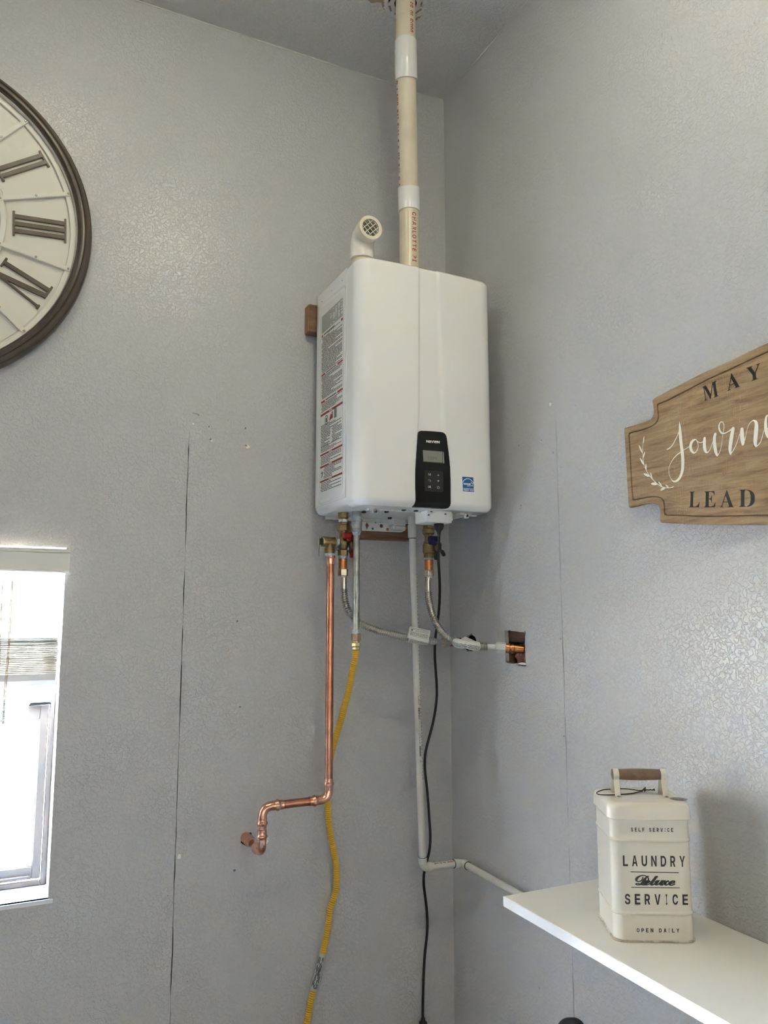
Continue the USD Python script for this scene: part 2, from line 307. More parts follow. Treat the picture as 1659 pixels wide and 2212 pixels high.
def paint(name, color, rough, scale, dist, lo, hi):
    "wall paint over knocked-down plaster: flat islands with soft edges, and a fine roller grain"
    mat(name, {'geo': ('geometry', {}),
        'n1': ('noise_texture', {'scale': scale, 'detail': 3.0, 'roughness': 0.55, 'distortion': 0.6}),
        'r1': ('map_range', {'range_type': 'smoothstep', 'from_min': lo, 'from_max': hi, 'clamp': True}),
        'n2': ('noise_texture', {'scale': scale*5, 'detail': 2.0}),
        'm2': ('math', {'math_type': 'multiply', 'value2': 0.30}), 'ad': ('math', {'math_type': 'add'}),
        'b': ('bump', {'distance': dist, 'strength': 1.0}),
        'p': ('principled_bsdf', {'base_color': color, 'roughness': rough})},
        [('geo.position', 'n1.vector'), ('n1.fac', 'r1.value'), ('geo.position', 'n2.vector'), ('n2.fac', 'm2.value1'),
         ('r1.result', 'ad.value1'), ('m2.value', 'ad.value2'), ('ad.value', 'b.height'), ('b.normal', 'p.normal')])

def wood(name, dark, mid, light, scale, rough=0.6, axis=(1, 1, 1)):
    mat(name, {'geo': ('geometry', {}), 'mp': ('mapping', {'scale': axis}),
        'n': ('noise_texture', {'scale': scale, 'detail': 6.0, 'roughness': 0.65, 'distortion': 0.8}),
        'r': ('rgb_ramp', {'ramp': [(0.25, dark), (0.5, mid), (0.75, light)]}),
        'b': ('bump', {'distance': 0.0006, 'strength': 0.6}), 'p': ('principled_bsdf', {'roughness': rough})},
        [('geo.position', 'mp.vector'), ('mp.vector', 'n.vector'), ('n.fac', 'r.fac'), ('r.color', 'p.base_color'), ('n.fac', 'b.height'), ('b.normal', 'p.normal')])

WALL = (0.50, 0.495, 0.49)
paint('wall_paint', WALL, 0.27, 105.0, 0.0008, 0.42, 0.56)
paint('ceiling_paint', (0.58, 0.56, 0.53), 0.7, 110.0, 0.0012, 0.40, 0.60)
plain('gypsum', (0.78, 0.74, 0.66), 0.9, bump=(300, 0.0006))
plain('paper_tan', (0.30, 0.23, 0.15), 0.9, bump=(200, 0.0008))
plain('plaster_white', (0.62, 0.60, 0.56), 0.9, bump=(150, 0.003))
plain('caulk', (0.62, 0.59, 0.53), 0.6, bump=(300, 0.0008))
plain('dark_void', (0.02, 0.018, 0.016), 0.95)  # near black, stands in for the darkness of gaps, holes and cavities
plain('floor_tile', (0.26, 0.22, 0.18), 0.5, bump=(60, 0.0005), vary=(8, (0.20, 0.17, 0.14), 0.4, 0.7))  # unseen floor, kept dark to limit bounced light
plain('enamel', (0.80, 0.79, 0.755), 0.17, bump=(1500, 0.00003), coat=0.4)
plain('enamel_side', (0.76, 0.76, 0.74), 0.30)
plain('zinc_plate', (0.62, 0.62, 0.60), 0.45, vary=(60, (0.5, 0.5, 0.48), 0.4, 0.7))
plain('label_paper', (0.74, 0.73, 0.69), 0.55)
plain('label_grey', (0.36, 0.36, 0.33), 0.6)
plain('print_red', (0.30, 0.025, 0.02), 0.6)
plain('print_dark', (0.07, 0.07, 0.065), 0.7)
plain('print_grey', (0.20, 0.20, 0.185), 0.7)
plain('print_white', (0.80, 0.78, 0.74), 0.6)
plain('print_pipe_red', (0.36, 0.05, 0.06), 0.6)
plain('panel_black', (0.004, 0.005, 0.006), 0.22, spec=0.35)
plain('pad_black', (0.010, 0.010, 0.010), 0.35)
plain('pad_print', (0.45, 0.45, 0.43), 0.6)
plain('lcd', (0.22, 0.22, 0.18), 0.3)
plain('lcd_ink', (0.135, 0.135, 0.11), 0.4)
plain('star_blue', (0.012, 0.125, 0.36), 0.4)
plain('pvc_cream', (0.68, 0.60, 0.45), 0.33, vary=(14, (0.60, 0.52, 0.39), 0.45, 0.75))
plain('pvc_white', (0.74, 0.735, 0.70), 0.20)
plain('pvc_fitting', (0.74, 0.72, 0.66), 0.22, vary=(40, (0.60, 0.55, 0.48), 0.62, 0.75))
plain('pvc_screen', (0.72, 0.66, 0.52), 0.4)
plain('pvc_grey', (0.60, 0.58, 0.53), 0.42, vary=(25, (0.54, 0.50, 0.44), 0.5, 0.8))
plain('pvc_primer', (0.02, 0.02, 0.03), 0.6)
plain('copper', (0.62, 0.29, 0.19), 0.24, metal=1.0, vary=(18, (0.36, 0.145, 0.085), 0.38, 0.68))
plain('copper_bright', (0.80, 0.45, 0.32), 0.20, metal=1.0, vary=(40, (0.62, 0.30, 0.20), 0.45, 0.7))
plain('copper_flux', (0.50, 0.20, 0.075), 0.32, metal=1.0, vary=(80, (0.68, 0.36, 0.16), 0.5, 0.7))
plain('brass', (0.30, 0.225, 0.115), 0.38, metal=1.0, bump=(600, 0.0002), vary=(70, (0.20, 0.145, 0.075), 0.45, 0.7))
plain('brass_bright', (0.50, 0.40, 0.22), 0.26, metal=1.0)
plain('zinc_rainbow', (0.60, 0.40, 0.33), 0.32, metal=1.0, vary=(90, (0.42, 0.33, 0.20), 0.4, 0.65))
plain('zinc_yellow', (0.45, 0.37, 0.22), 0.28, metal=1.0)
plain('galvanised', (0.44, 0.46, 0.43), 0.36, metal=1.0, bump=(200, 0.0003), vary=(45, (0.30, 0.32, 0.29), 0.4, 0.7))
plain('cast_galvanised', (0.45, 0.46, 0.455), 0.5, metal=1.0, bump=(250, 0.0008), vary=(80, (0.3, 0.31, 0.31), 0.4, 0.7))
plain('steel', (0.62, 0.60, 0.56), 0.20, metal=1.0)
plain('nickel', (0.62, 0.56, 0.47), 0.22, metal=1.0)
plain('thread_seal', (0.33, 0.42, 0.47), 0.6, bump=(300, 0.001), vary=(120, (0.62, 0.66, 0.67), 0.5, 0.65))
plain('thread_tape', (0.66, 0.69, 0.69), 0.6, bump=(300, 0.001))
plain('plastic_white', (0.72, 0.72, 0.70), 0.4)
plain('plastic_red', (0.36, 0.012, 0.02), 0.35)
plain('plastic_blue', (0.012, 0.014, 0.085), 0.4)
plain('rubber_black', (0.006, 0.006, 0.007), 0.42)
plain('gas_yellow', (0.66, 0.40, 0.03), 0.38)
plain('sleeve_paper', (0.66, 0.65, 0.61), 0.6)
plain('sleeve_grey', (0.42, 0.43, 0.42), 0.5)
wood('board_wood', (0.10, 0.05, 0.025), (0.20, 0.11, 0.06), (0.27, 0.16, 0.09), 30.0, 0.7, (0.25, 1, 2.5))
wood('board_end', (0.20, 0.10, 0.045), (0.31, 0.17, 0.085), (0.38, 0.22, 0.12), 60.0, 0.8, (1, 1, 0.6))
wood('stud_wood', (0.05, 0.03, 0.02), (0.12, 0.08, 0.055), (0.20, 0.14, 0.10), 40.0, 0.8, (1, 0.4, 2))
plain('insulation', (0.30, 0.13, 0.125), 1.0, bump=(120, 0.006), vary=(70, (0.45, 0.30, 0.29), 0.5, 0.65))
plain('clock_bronze', (0.050, 0.038, 0.027), 0.30, vary=(30, (0.072, 0.050, 0.032), 0.4, 0.6))
plain('clock_bronze_light', (0.088, 0.072, 0.052), 0.34)
plain('clock_cream', (0.66, 0.635, 0.55), 0.40)
plain('clock_panel', (0.645, 0.62, 0.535), 0.5, bump=(900, 0.0002))
plain('clock_silver', (0.72, 0.70, 0.63), 0.22, metal=0.6)
plain('clock_numeral', (0.105, 0.078, 0.052), 0.38, vary=(25, (0.14, 0.105, 0.07), 0.4, 0.7))
plain('screw_steel', (0.40, 0.38, 0.33), 0.35, metal=0.8)
plain('navy', (0.010, 0.008, 0.035), 0.4)
plain('jamb_white', (0.74, 0.76, 0.80), 0.5, bump=(60, 0.0008))
plain('bronze_frame', (0.215, 0.19, 0.17), 0.42, metal=0.2)
plain('vinyl_white', (0.80, 0.80, 0.80), 0.35)
plain('blind_white', (0.74, 0.71, 0.64), 0.4, bump=(90, 0.0003))
plain('valance_white', (0.70, 0.685, 0.63), 0.4)
plain('cord_tan', (0.40, 0.32, 0.22), 0.7)
plain('tin_enamel', (0.74, 0.70, 0.60), 0.24, bump=(500, 0.0001), coat=0.3)
plain('tin_edge', (0.36, 0.31, 0.24), 0.5, vary=(80, (0.62, 0.58, 0.5), 0.4, 0.6))
plain('tin_print', (0.025, 0.025, 0.028), 0.5)
plain('badge_metal', (0.20, 0.19, 0.18), 0.45, metal=0.4)
plain('badge_letter', (0.34, 0.33, 0.31), 0.4)
wood('grip_wood', (0.14, 0.09, 0.06), (0.20, 0.135, 0.09), (0.24, 0.165, 0.11), 60.0, 0.5, (1, 0.3, 1))
plain('string_black', (0.015, 0.014, 0.013), 0.8)
plain('shelf_white', (0.74, 0.72, 0.66), 0.35, bump=(400, 0.0001))
plain('shelf_edge_lit', (0.80, 0.81, 0.82), 0.4)  # window light put into the colour: paler and bluer than the top
plain('sign_cream', (0.80, 0.76, 0.66), 0.5)
plain('sign_black', (0.012, 0.011, 0.010), 0.5)
# weathered sign board: long grain along y, cross-hatched pale scratches
mat('sign_wood', {'geo': ('geometry', {}),
    'm1': ('mapping', {'scale': (1, 3.0, 26.0)}), 'n1': ('noise_texture', {'scale': 3.2, 'detail': 5.0, 'roughness': 0.65, 'distortion': 0.5}),
    'r1': ('rgb_ramp', {'ramp': [(0.28, (0.155, 0.085, 0.038)), (0.45, (0.275, 0.170, 0.080)), (0.58, (0.345, 0.225, 0.112)), (0.75, (0.40, 0.285, 0.16))]}),
    'm2': ('mapping', {'scale': (1, 14.0, 300.0)}), 'n2': ('noise_texture', {'scale': 2.0, 'detail': 3.0, 'roughness': 0.7}),
    'm3': ('mapping', {'scale': (1, 320.0, 16.0)}), 'n3': ('noise_texture', {'scale': 2.0, 'detail': 3.0, 'roughness': 0.7}),
    'mx': ('math', {'math_type': 'maximum'}), 'r2': ('map_range', {'from_min': 0.56, 'from_max': 0.72, 'to_max': 0.62, 'clamp': True}),
    'n4': ('noise_texture', {'scale': 9.0, 'detail': 2.0}), 'r4': ('map_range', {'from_min': 0.40, 'from_max': 0.62, 'clamp': True}),
    'f': ('math', {'math_type': 'multiply'}), 'mix': ('mix_color', {'b': (0.60, 0.50, 0.36)}),
    'b': ('bump', {'distance': 0.0005, 'strength': 0.5}), 'p': ('principled_bsdf', {'roughness': 0.6})},
    [('geo.position', 'm1.vector'), ('m1.vector', 'n1.vector'), ('n1.fac', 'r1.fac'), ('geo.position', 'm2.vector'), ('m2.vector', 'n2.vector'),
     ('geo.position', 'm3.vector'), ('m3.vector', 'n3.vector'), ('n2.fac', 'mx.value1'), ('n3.fac', 'mx.value2'), ('mx.value', 'r2.value'),
     ('geo.position', 'n4.vector'), ('n4.fac', 'r4.value'), ('r2.result', 'f.value1'), ('r4.result', 'f.value2'),
     ('f.value', 'mix.fac'), ('r1.color', 'mix.a'), ('mix.result', 'p.base_color'), ('n2.fac', 'b.height'), ('b.normal', 'p.normal')])
mat('slat_white', {'d': ('principled_bsdf', {'base_color': (0.74, 0.71, 0.63), 'roughness': 0.4}), 't': ('translucent_bsdf', {'color': (0.85, 0.78, 0.62)}), 'mx': ('mix_closure', {'fac': 0.30})},
    [('d.BSDF', 'mx.closure1'), ('t.BSDF', 'mx.closure2')], 'mx.closure')
mat('window_glass', {'t': ('transparent_bsdf', {}), 'g': ('glossy_bsdf', {'roughness': 0.02}), 'f': ('fresnel', {'IOR': 1.45}), 'mx': ('mix_closure', {})},
    [('f.fac', 'mx.fac'), ('t.BSDF', 'mx.closure1'), ('g.BSDF', 'mx.closure2')], 'mx.closure')
for nm_, st_ in (('lamp_glass', LAMP), ('unseen_lamp_glass', LAMP2)): mat(nm_, {'e': ('emission', {'color': (1.0, 0.955, 0.74), 'strength': st_})}, [], 'e.emission')
plain('stucco_outside', (0.62, 0.55, 0.45), 0.9)
plain('yard', (0.42, 0.37, 0.30), 0.9)

# ---------------------------------------------------------------- the room
X0, Y0, HC = -5.2, -5.5, 3.2978            # unseen far ends of the two walls, far off to limit bounce; ceiling height
SEAM_L, SEAM_R = -0.8695, -0.583           # cracked drywall joints
WX0, WX1, WZ0, WZ1 = -2.70, -1.1841, 0.7397, 1.6324   # window opening, its unseen part widened to let in more light
def crack_edge(x, top, side, seed):
    g = np.random.default_rng(seed); z = np.arange(0, top, 0.012)
    w = np.clip(0.0009 + 0.0006*np.convolve(g.normal(0, 1, len(z)+20), np.ones(5)/2.2, 'same')[10:-10], 0.0001, 0.0028)
    w[z > top-0.05] *= 0.3
    return [(x + side*q, t) for q, t in zip(w, z)] + [(x, top)]
def hole2(px, py, plane, r, seed, n=9):
    p = at(px, py, plane, 0); g = np.random.default_rng(seed); a = np.arange(n)*2*math.pi/n
    c = (p[0] if plane == 'y' else p[1], p[2])
    return Polygon(np.c_[c[0]+r*(1+g.normal(0, .18, n))*np.cos(a), c[1]+r*(1+g.normal(0, .18, n))*np.sin(a)])

wall_l = thing('wall_left', 'grey textured wall with the window and the clock on it', 'wall', kind='structure')
window_hole = sbox(WX0, WZ0, WX1, WZ1)
nails_l = [(451.6, 921.3, .0022), (530.4, 924.8, .0024), (455, 949, .0024), (531.5, 962.5, .003), (512.5, 1342, .0026), (518.5, 1527, .0028), (506.5, 1880, .0032), (405, 2120, .0016), (362, 1935, .0016)]
stub_at = at(535, 1811, 'y', 0)
pipe_hole = hole2(535, 1811, 'y', 0.0195, 5, 14)
cut_l = union_all([window_hole, pipe_hole] + [hole2(a, b, 'y', r, i) for i, (a, b, r) in enumerate(nails_l)])
left_a = Polygon([(X0, 0)] + crack_edge(SEAM_L, 1.985, -1, 11) + [(SEAM_L, HC), (X0, HC)]).difference(cut_l)
left_b = Polygon(crack_edge(SEAM_L, 1.985, 1, 12) + [(SEAM_L, HC), (0, HC), (0, 0)]).difference(cut_l)
for s in (left_a, left_b): obj('drywall_panel', wall_slab(s, 'y', 0.0127, -0.0127), 'wall_paint', wall_l, smooth=False)
obj('dark_backing', wall_slab(sbox(X0-.2, 0, .3, HC+.25).difference(window_hole.buffer(0.013, join_style=2)), 'y', 0.10, -0.17), 'dark_void', wall_l, smooth=False)  # dark slab behind the drywall, keeps the sky out and darkens the cracks

wall_r = thing('wall_right', 'grey textured wall with the wooden sign and the shelf on it', 'wall', kind='structure')
sq = [at(*q, 'x', 0)[1:] for q in ((1090.5, 1361), (1108, 1363), (1132, 1366.5), (1134, 1362), (1134.5, 1366.5), (1134, 1400), (1135.5, 1437), (1118, 1434), (1092, 1431.5))]
hole_a = ragged(sq, 0.006, 0.0008, 3)
hole_b = ragged([at(*q, 'x', 0)[1:] for q in ((985, 1376), (1000, 1380), (1009, 1372), (1018, 1369), (1027, 1377), (1030, 1390), (1026, 1402), (1019, 1408), (1005, 1405), (990, 1398))], 0.006, 0.0012, 4)
nails_r = [(1121, 962, .0026), (1125.5, 1092, .0028), (1124, 1098.5, .0022), (1169, 950.5, .0022), (1194.6, 977.5, .0024), (1243, 876, .002), (1211, 1380, .002), (1218, 1590, .002), (1165, 2135, .0024)]
cut_r = union_all([hole_a, hole_b] + [hole2(a, b, 'x', r, 30+i) for i, (a, b, r) in enumerate(nails_r)])
right_a = Polygon(crack_edge(SEAM_R, 2.02, 1, 13) + [(SEAM_R, HC), (0, HC), (0, 0)]).difference(cut_r)
right_b = Polygon([(Y0, 0)] + crack_edge(SEAM_R, 2.02, -1, 14) + [(SEAM_R, HC), (Y0, HC)]).difference(cut_r)
for s in (right_a, right_b): obj('drywall_panel', wall_slab(s, 'x', 0.0127, -0.0127), 'wall_paint', wall_r, smooth=False)
obj('dark_backing', cbox((.105, Y0-.2, 0), (.2, .2, HC+.25), .001), 'dark_void', wall_r)  # dark slab behind the wall holes, keeps the sky out
ha, hb = hole_a.bounds, hole_b.bounds
obj('wood_blocking', cbox((.016, ha[0]-.06, 1.372), (.055, ha[2]+.012, 1.45), .003), 'stud_wood', wall_r)
obj('wall_stud', cbox((.0135, ha[2]+.002, 1.2), (.10, ha[2]+.04, 1.5), .002), 'stud_wood', wall_r)
fl = trimesh.creation.icosphere(4, 1.0); q = np.array(fl.vertices)
q *= (1 + 0.35*(meshkit.fbm(q*2.4+5, 4, 2)-.5)[:, None]*2); q = q*V(.022, .052, .045) + V(.045, (ha[0]+ha[2])/2, ha[1]+.020)
obj('insulation', trimesh.Trimesh(q, fl.faces, process=False), 'insulation', wall_r, kind='stuff', smooth=True)
ck = [at(*q, 'x', 0)[1:] for q in ((1120, 1432), (1126, 1431.5), (1134.5, 1433), (1137.5, 1438.5), (1134, 1439.5), (1118, 1437))]
obj('broken_edge', wall_slab(ragged(ck, .004, .0006, 8), 'x', .004, -.004), 'gypsum', wall_r, smooth=False)
# bright chips of plaster round some nail holes
for (px, py, w, h) in ((534, 965, 5, 4), (456, 951, 3, 3), (417.5, 916, 2.2, 2), (387.2, 1850.5, 4, 5)):
    obj('plaster_chip', wall_slab(hole2(px, py, 'y', .0007*(w+h), int(px), 7).difference(cut_l), 'y', .0012), 'gypsum', wall_l, smooth=False)
for (px, py, w) in ((1189, 874, 6.5), (1131, 1353, 2), (1168.3, 953, 2.4)):
    obj('plaster_chip', wall_slab(hole2(px, py, 'x', .0008*w, int(px), 7).difference(cut_r), 'x', .0012), 'gypsum', wall_r, smooth=False)
scr = stroke([(*at(415.5, 892.5, 'y', 0)[[0, 2]], .0012), (*at(424, 894, 'y', 0)[[0, 2]], .0022), (*at(429.5, 897, 'y', 0)[[0, 2]], .0036)])
obj('scratch', wall_slab(scr, 'y', .0006), 'print_grey', wall_l, smooth=False)

ceil = thing('ceiling', 'grey textured ceiling over the corner', 'ceiling', kind='structure')
PIPE_TOP = at(876, 6, 'z', HC)
hole_c = ragged([(PIPE_TOP[0]+.052*math.cos(a), PIPE_TOP[1]+.052*math.sin(a)) for a in np.arange(24)*math.pi/12], .006, .003, 9)
obj('drywall_panel', slab(sbox(X0, Y0, 0, 0).difference(hole_c), (0, 0, HC), (1, 0, 0), (0, 1, 0), (0, 0, 1), .0127), 'ceiling_paint', ceil, smooth=False)
obj('unseen_roof_deck', cbox((X0-.2, Y0-.2, HC+.22), (.3, .3, HC+.3)), 'dark_void', ceil)  # unseen dark slab over the ceiling, blocks sun and sky
CZ = lambda pts: [at(*q, 'z', HC)[:2] for q in pts]
T = lambda pts, ox, oy, s: [(ox+a/s, oy+b/s) for a, b in pts]
for k, pts in enumerate(([(120, -60), (150, 10), (205, 65), (300, 40), (400, 45), (440, 170), (520, 215), (560, 250), (650, 245), (700, 140), (560, 90), (440, -20), (300, -90)],
                         [(1070, 90), (1150, 140), (1230, 160), (1222, 280), (1180, 340), (1100, 402), (1060, 380)], [(1235, 100), (1300, 110), (1295, 200), (1245, 190)])):
    obj('torn_paper', slab(ragged(CZ(T(pts, 780, 0, 9.217)), .004, .0008, 40+k), (0, 0, HC), (1, 0, 0), (0, 1, 0), (0, 0, -1), .0009), 'paper_tan', ceil, smooth=False)
ring = Point(*PIPE_TOP[:2]).buffer(.075).difference(Point(*PIPE_TOP[:2]).buffer(.040))
g = np.random.default_rng(21)
for k in range(9):
    a = k*0.7+.2; ring = ring.difference(affinity.rotate(affinity.translate(sbox(-.016, -.004, .016, .004), PIPE_TOP[0]+.054*math.cos(a), PIPE_TOP[1]+.054*math.sin(a)), math.degrees(a)+90+g.normal(0, 20)))
rr = [p for p in polys(ring)]
obj('plaster_ring', slab(union_all([ragged(list(p.exterior.coords)[:-1], .006, .0022, 5+i).difference(Point(*PIPE_TOP[:2]).buffer(.034)) for i, p in enumerate([Point(*PIPE_TOP[:2]).buffer(.066)])]).difference(union_all([affinity.rotate(affinity.translate(sbox(-.013, -.0035, .013, .0035), PIPE_TOP[0]+.050*math.cos(k*.7+.2), PIPE_TOP[1]+.050*math.sin(k*.7+.2)), math.degrees(k*.7)+110) for k in range(9)])),
    (0, 0, HC), (1, 0, 0), (0, 1, 0), (0, 0, -1), .004), 'plaster_white', ceil, smooth=False)

def bead(p, q, w, seed, name, up):
    p, q = np.asarray(p, float), np.asarray(q, float); n = int(np.linalg.norm(q-p)/.01); t = np.linspace(0, 1, n)[:, None]
    g = np.random.default_rng(seed); path = p+(q-p)*t; path = path + g.normal(0, w*.10, path.shape)
    r = w*np.clip(.55+.35*np.convolve(g.normal(0, 1, n+20), np.ones(9)/3, 'same')[10:10+n], .12, 1.0)
    tag(obj(name, tube(path, r, 6), 'caulk', smooth=60), kind='structure')
bead((X0+.02, -.001, HC-.001), (-.004, -.001, HC-.001), .0030, 1, 'trim_1', 0)
bead((-.001, Y0+.02, HC-.001), (-.001, -.004, HC-.001), .0034, 2, 'trim_2', 0)
bead((0, 0, .05), (0, 0, HC-.01), .0011, 3, 'trim_3', 0)

tag(obj('floor', cbox((X0-.2, Y0-.2, -.05), (.3, .3, 0)), 'floor_tile'), kind='structure')  # unseen floor, toned dark to hold down bounce
tag(obj('unseen_wall_back', cbox((X0-.2, Y0-.15, 0), (.3, Y0, HC+.25)), 'wall_paint'), kind='structure')  # unseen far wall, set well back to limit bounced light
tag(obj('unseen_wall_front', cbox((X0-.15, Y0, 0), (X0, .2, HC+.25)), 'wall_paint'), kind='structure')  # unseen side wall, also set back for less bounce
# outside the window: unseen ground and wall, placed to reflect warm sunlight inside
tag(obj('yard', cbox((-40, -40, -.35), (40, 40, -.25)), 'yard', smooth=False), kind='structure')
tag(obj('unseen_yard_wall', cbox((-14, 9.0, -.25), (14, 9.2, 1.6)), 'stucco_outside'), kind='structure')

# ---------------------------------------------------------------- window_1
win = thing('window_1', 'bronze single-hung window set deep in the grey wall under the clock', 'window', (WX1, 0, WZ0), kind='structure')
D = 0.165; yf = 0.125
obj('reveal', cbox((WX1, .0005, WZ0), (WX1+.012, D, WZ1), .0008), 'jamb_white', win)
obj('reveal', cbox((WX0-.012, .0005, WZ0), (WX0, D, WZ1), .0008), 'jamb_white', win)
obj('reveal', cbox((WX0, .0005, WZ1), (WX1, D, WZ1+.012), .0008), 'jamb_white', win)
sill = cbox((WX0-.012, -.001, WZ0-.012), (WX1+.012, D, WZ0), .0015)
obj('sill', sill, 'jamb_white', win)
wx = lambda px, py, y=yf: at(px, py, 'y', y)[0]
wz = lambda px, py, y=yf: at(px, py, 'y', y)[2]
xs, xg = wx(92, 1780), wx(73.5, 1780)
zr0, zr1 = wz(60, 1556), wz(60, 1523)                      # top rail of the lower sash
zb0 = WZ0+.018; zb1 = wz(40, 1874)
ztop = WZ1
obj('window_frame', [cbox((xs+.0015, yf-.005, WZ0), (WX1-.001, D, WZ1)), cbox((WX0+.001, yf-.005, WZ0), (WX0+.016, D, WZ1)), cbox((WX0+.016, yf-.005, WZ0), (xs+.0015, D, zb0-.003)), cbox((WX0+.016, yf+.0, WZ1-.02), (xs+.0015, D, WZ1))], 'bronze_frame', win)
low = obj('lower_sash', [cbox((xg, yf-.004, zb0), (xs, yf+.018, zr1)), cbox((WX0+.018, yf-.004, zb0), (WX0+.044, yf+.018, zr1)), cbox((WX0+.044, yf-.004, zr0), (xg, yf+.018, zr1)),
    cbox((WX0+.044, yf-.004, zb0), (xg, yf+.018, zb1)), cbox((WX0+.05, yf-.012, zb0+.006), (xg-.004, yf-.003, zb0+.012))], 'bronze_frame', win)
obj('pane', cbox((WX0+.044, yf+.004, zb1), (xg, yf+.008, zr0), .0005), 'window_glass', low)
zm = wz(40, 1716)
obj('muntin', cbox((WX0+.044, yf+.001, zm-.004), (xg, yf+.011, zm+.004), .0015), 'vinyl_white', low)
obj('glazing_bead', [cbox((xg-.004, yf+.001, zb1), (xg+.001, yf+.004, zr0)), cbox((WX0+.044, yf+.001, zb1-.001), (xg, yf+.004, zb1+.004))], 'vinyl_white', low)
yu = yf+.022
xu, xug = wx(110, 1490, yu), wx(92.5, 1485, yu); zu0, zu1 = wz(60, 1517, yu), wz(60, 1499, yu)
up = obj('upper_sash', [cbox((xug, yu, zu0), (xu, yu+.016, WZ1-.01)), cbox((WX0+.018, yu, zu0), (WX0+.044, yu+.016, WZ1-.01)), cbox((WX0+.044, yu, zu0), (xug, yu+.016, zu1)), cbox((WX0+.044, yu, WZ1-.035), (xug, yu+.016, WZ1-.01)),
    cbox((WX0+.05, yu-.004, zu1-.006), (xug+.012, yu, zu1-.002))], 'bronze_frame', win)
obj('pane', cbox((WX0+.044, yu+.005, zu1), (xug, yu+.009, WZ1-.035), .0005), 'window_glass', up)
la = [at(*q, 'y', yf-.006) for q in ((62, 1523.5), (66, 1517.5), (108, 1515.5), (110, 1518), (110, 1520), (63, 1524))]
obj('sash_latch', slab(Polygon([p[[0, 2]] for p in la]), (0, 0, 0), (1, 0, 0), (0, 0, 1), (0, -1, 0), .012, -(yf-.006)), 'rubber_black', low, 'black sash latch')
lt = [at(*q, 'y', yf-.006) for q in ((59, 1524.5), (61, 1517), (67, 1514), (108, 1512.2), (108, 1515), (67, 1517.2), (62, 1523))]
obj('latch_trim', slab(Polygon([p[[0, 2]] for p in lt]), (0, 0, 0), (1, 0, 0), (0, 0, 1), (0, -1, 0), .010, -(yf-.006)), 'vinyl_white', low)

# ---------------------------------------------------------------- blind
bl = thing('window_blind', 'white slatted window blind pulled halfway up under a flat valance', 'blind', (WX1, 0, 1.56))
vz0, vz1, xv = 1.5625, 1.6250, -1.1765
prof = Polygon([(-.022, vz0), (-.036, vz0), (-.039, vz0+.003), (-.039, vz0+.006), (-.035, vz0+.008), (-.035, vz1-.011), (-.038, vz1-.009), (-.038, vz1-.006), (-.034, vz1-.005), (-.036, vz1-.001), (-.036, vz1), (-.022, vz1)])
obj('valance', slab(prof, (WX0-.01, 0, 0), (0, 1, 0), (0, 0, 1), (1, 0, 0), xv-WX0+.01), 'valance_white', bl)
obj('headrail', cbox((WX0+.006, -.0215, vz0+.006), (xv-.012, .045, vz0+.045)), 'vinyl_white', bl)
xr = -1.193
def slat(y0, z0, y1, z1, th=.0026):
    d = V(0, y1-y0, z1-z0); L = np.linalg.norm(d); d /= L; n = np.cross(d, V(1, 0, 0))
    return slab(sbox(0, -th/2, L, th/2), (WX0+.008, y0, z0), d, n, V(1, 0, 0), xr-WX0-.008)
for zt in (1.5860, 1.5387, 1.4915, 1.4446):
    obj('slat', slat(.016, zt, .043, zt-.0435), 'slat_white', bl)
zs = np.linspace(1.3035, 1.3925, 20)
g = np.random.default_rng(4)
for i, z in enumerate(zs):
    o = g.normal(0, .0012); t = g.normal(0, .0006) + (0.0018 if i > 15 else 0)
    obj('slat', slat(.004+o, z-t, .053+o, z+t, .0028), 'blind_white', bl, smooth=False)
obj('bottom_rail', slab(Polygon([(.002, 1.3005), (.055, 1.3005), (.055, 1.282), (.046, 1.2712), (.011, 1.2712), (.002, 1.284)]), (WX0+.008, 0, 0), (0, 1, 0), (0, 0, 1), (1, 0, 0), xr-.001-WX0-.008), 'vinyl_white', bl)
for k, pts in enumerate((((29, 1236), (24, 1330), (20, 1400), (16, 1450), (12, 1500), (5, 1570)), ((28.5, 1236), (21.5, 1330), (17.5, 1400), (13, 1450), (9, 1500), (1, 1570)))):
    obj('lift_cord', tube(spline([at(*q, 'y', -.0035-.002*k) for q in pts], 40), .0012, 6), 'cord_tan', bl)
obj('ladder_cord', tube(spline([at(*q, 'y', .006) for q in ((9, 1236), (4, 1300), (1, 1370), (0, 1450))], 20), .0011, 6), 'cord_tan', bl)
for (px, py) in ((5, 1275), (2.5, 1313)):
    obj('ladder_tape', cbox(at(px, py-10, 'y', .004)-V(.002, .002, 0), at(px, py+10, 'y', .004)+V(.002, .002, 0), .0008), 'vinyl_white', bl)
tass = [at(9-2*k/6, 1513+k*8.0, 'y', -.006) for k in range(7)]
obj('cord_chain', [trimesh.creation.icosphere(1, .0052).apply_translation(p) for p in tass], 'vinyl_white', bl)

# ---------------------------------------------------------------- mounting boards
bd = thing('mounting_board', 'rough brown wooden board behind the top of the water heater, its end sticking out', 'board', (-.3, 0, 2.377))
z0, z1 = 2.330, 2.4215
obj('plank', cbox((-.5175, -.038, z0), (-.10, -.0005, z1), .003), 'board_wood', bd)
obj('end_grain', cbox((-.5190, -.0365, z0+.002), (-.5172, -.002, z1-.002), .0006), 'board_end', bd)
bd = thing('mounting_board', 'brown wooden board under the water heater, behind the perforated bracket', 'board', (-.3, 0, 1.72))
obj('plank', cbox((-.375, -.038, 1.688), (-.160, -.0005, 1.778), .003), 'board_wood', bd)

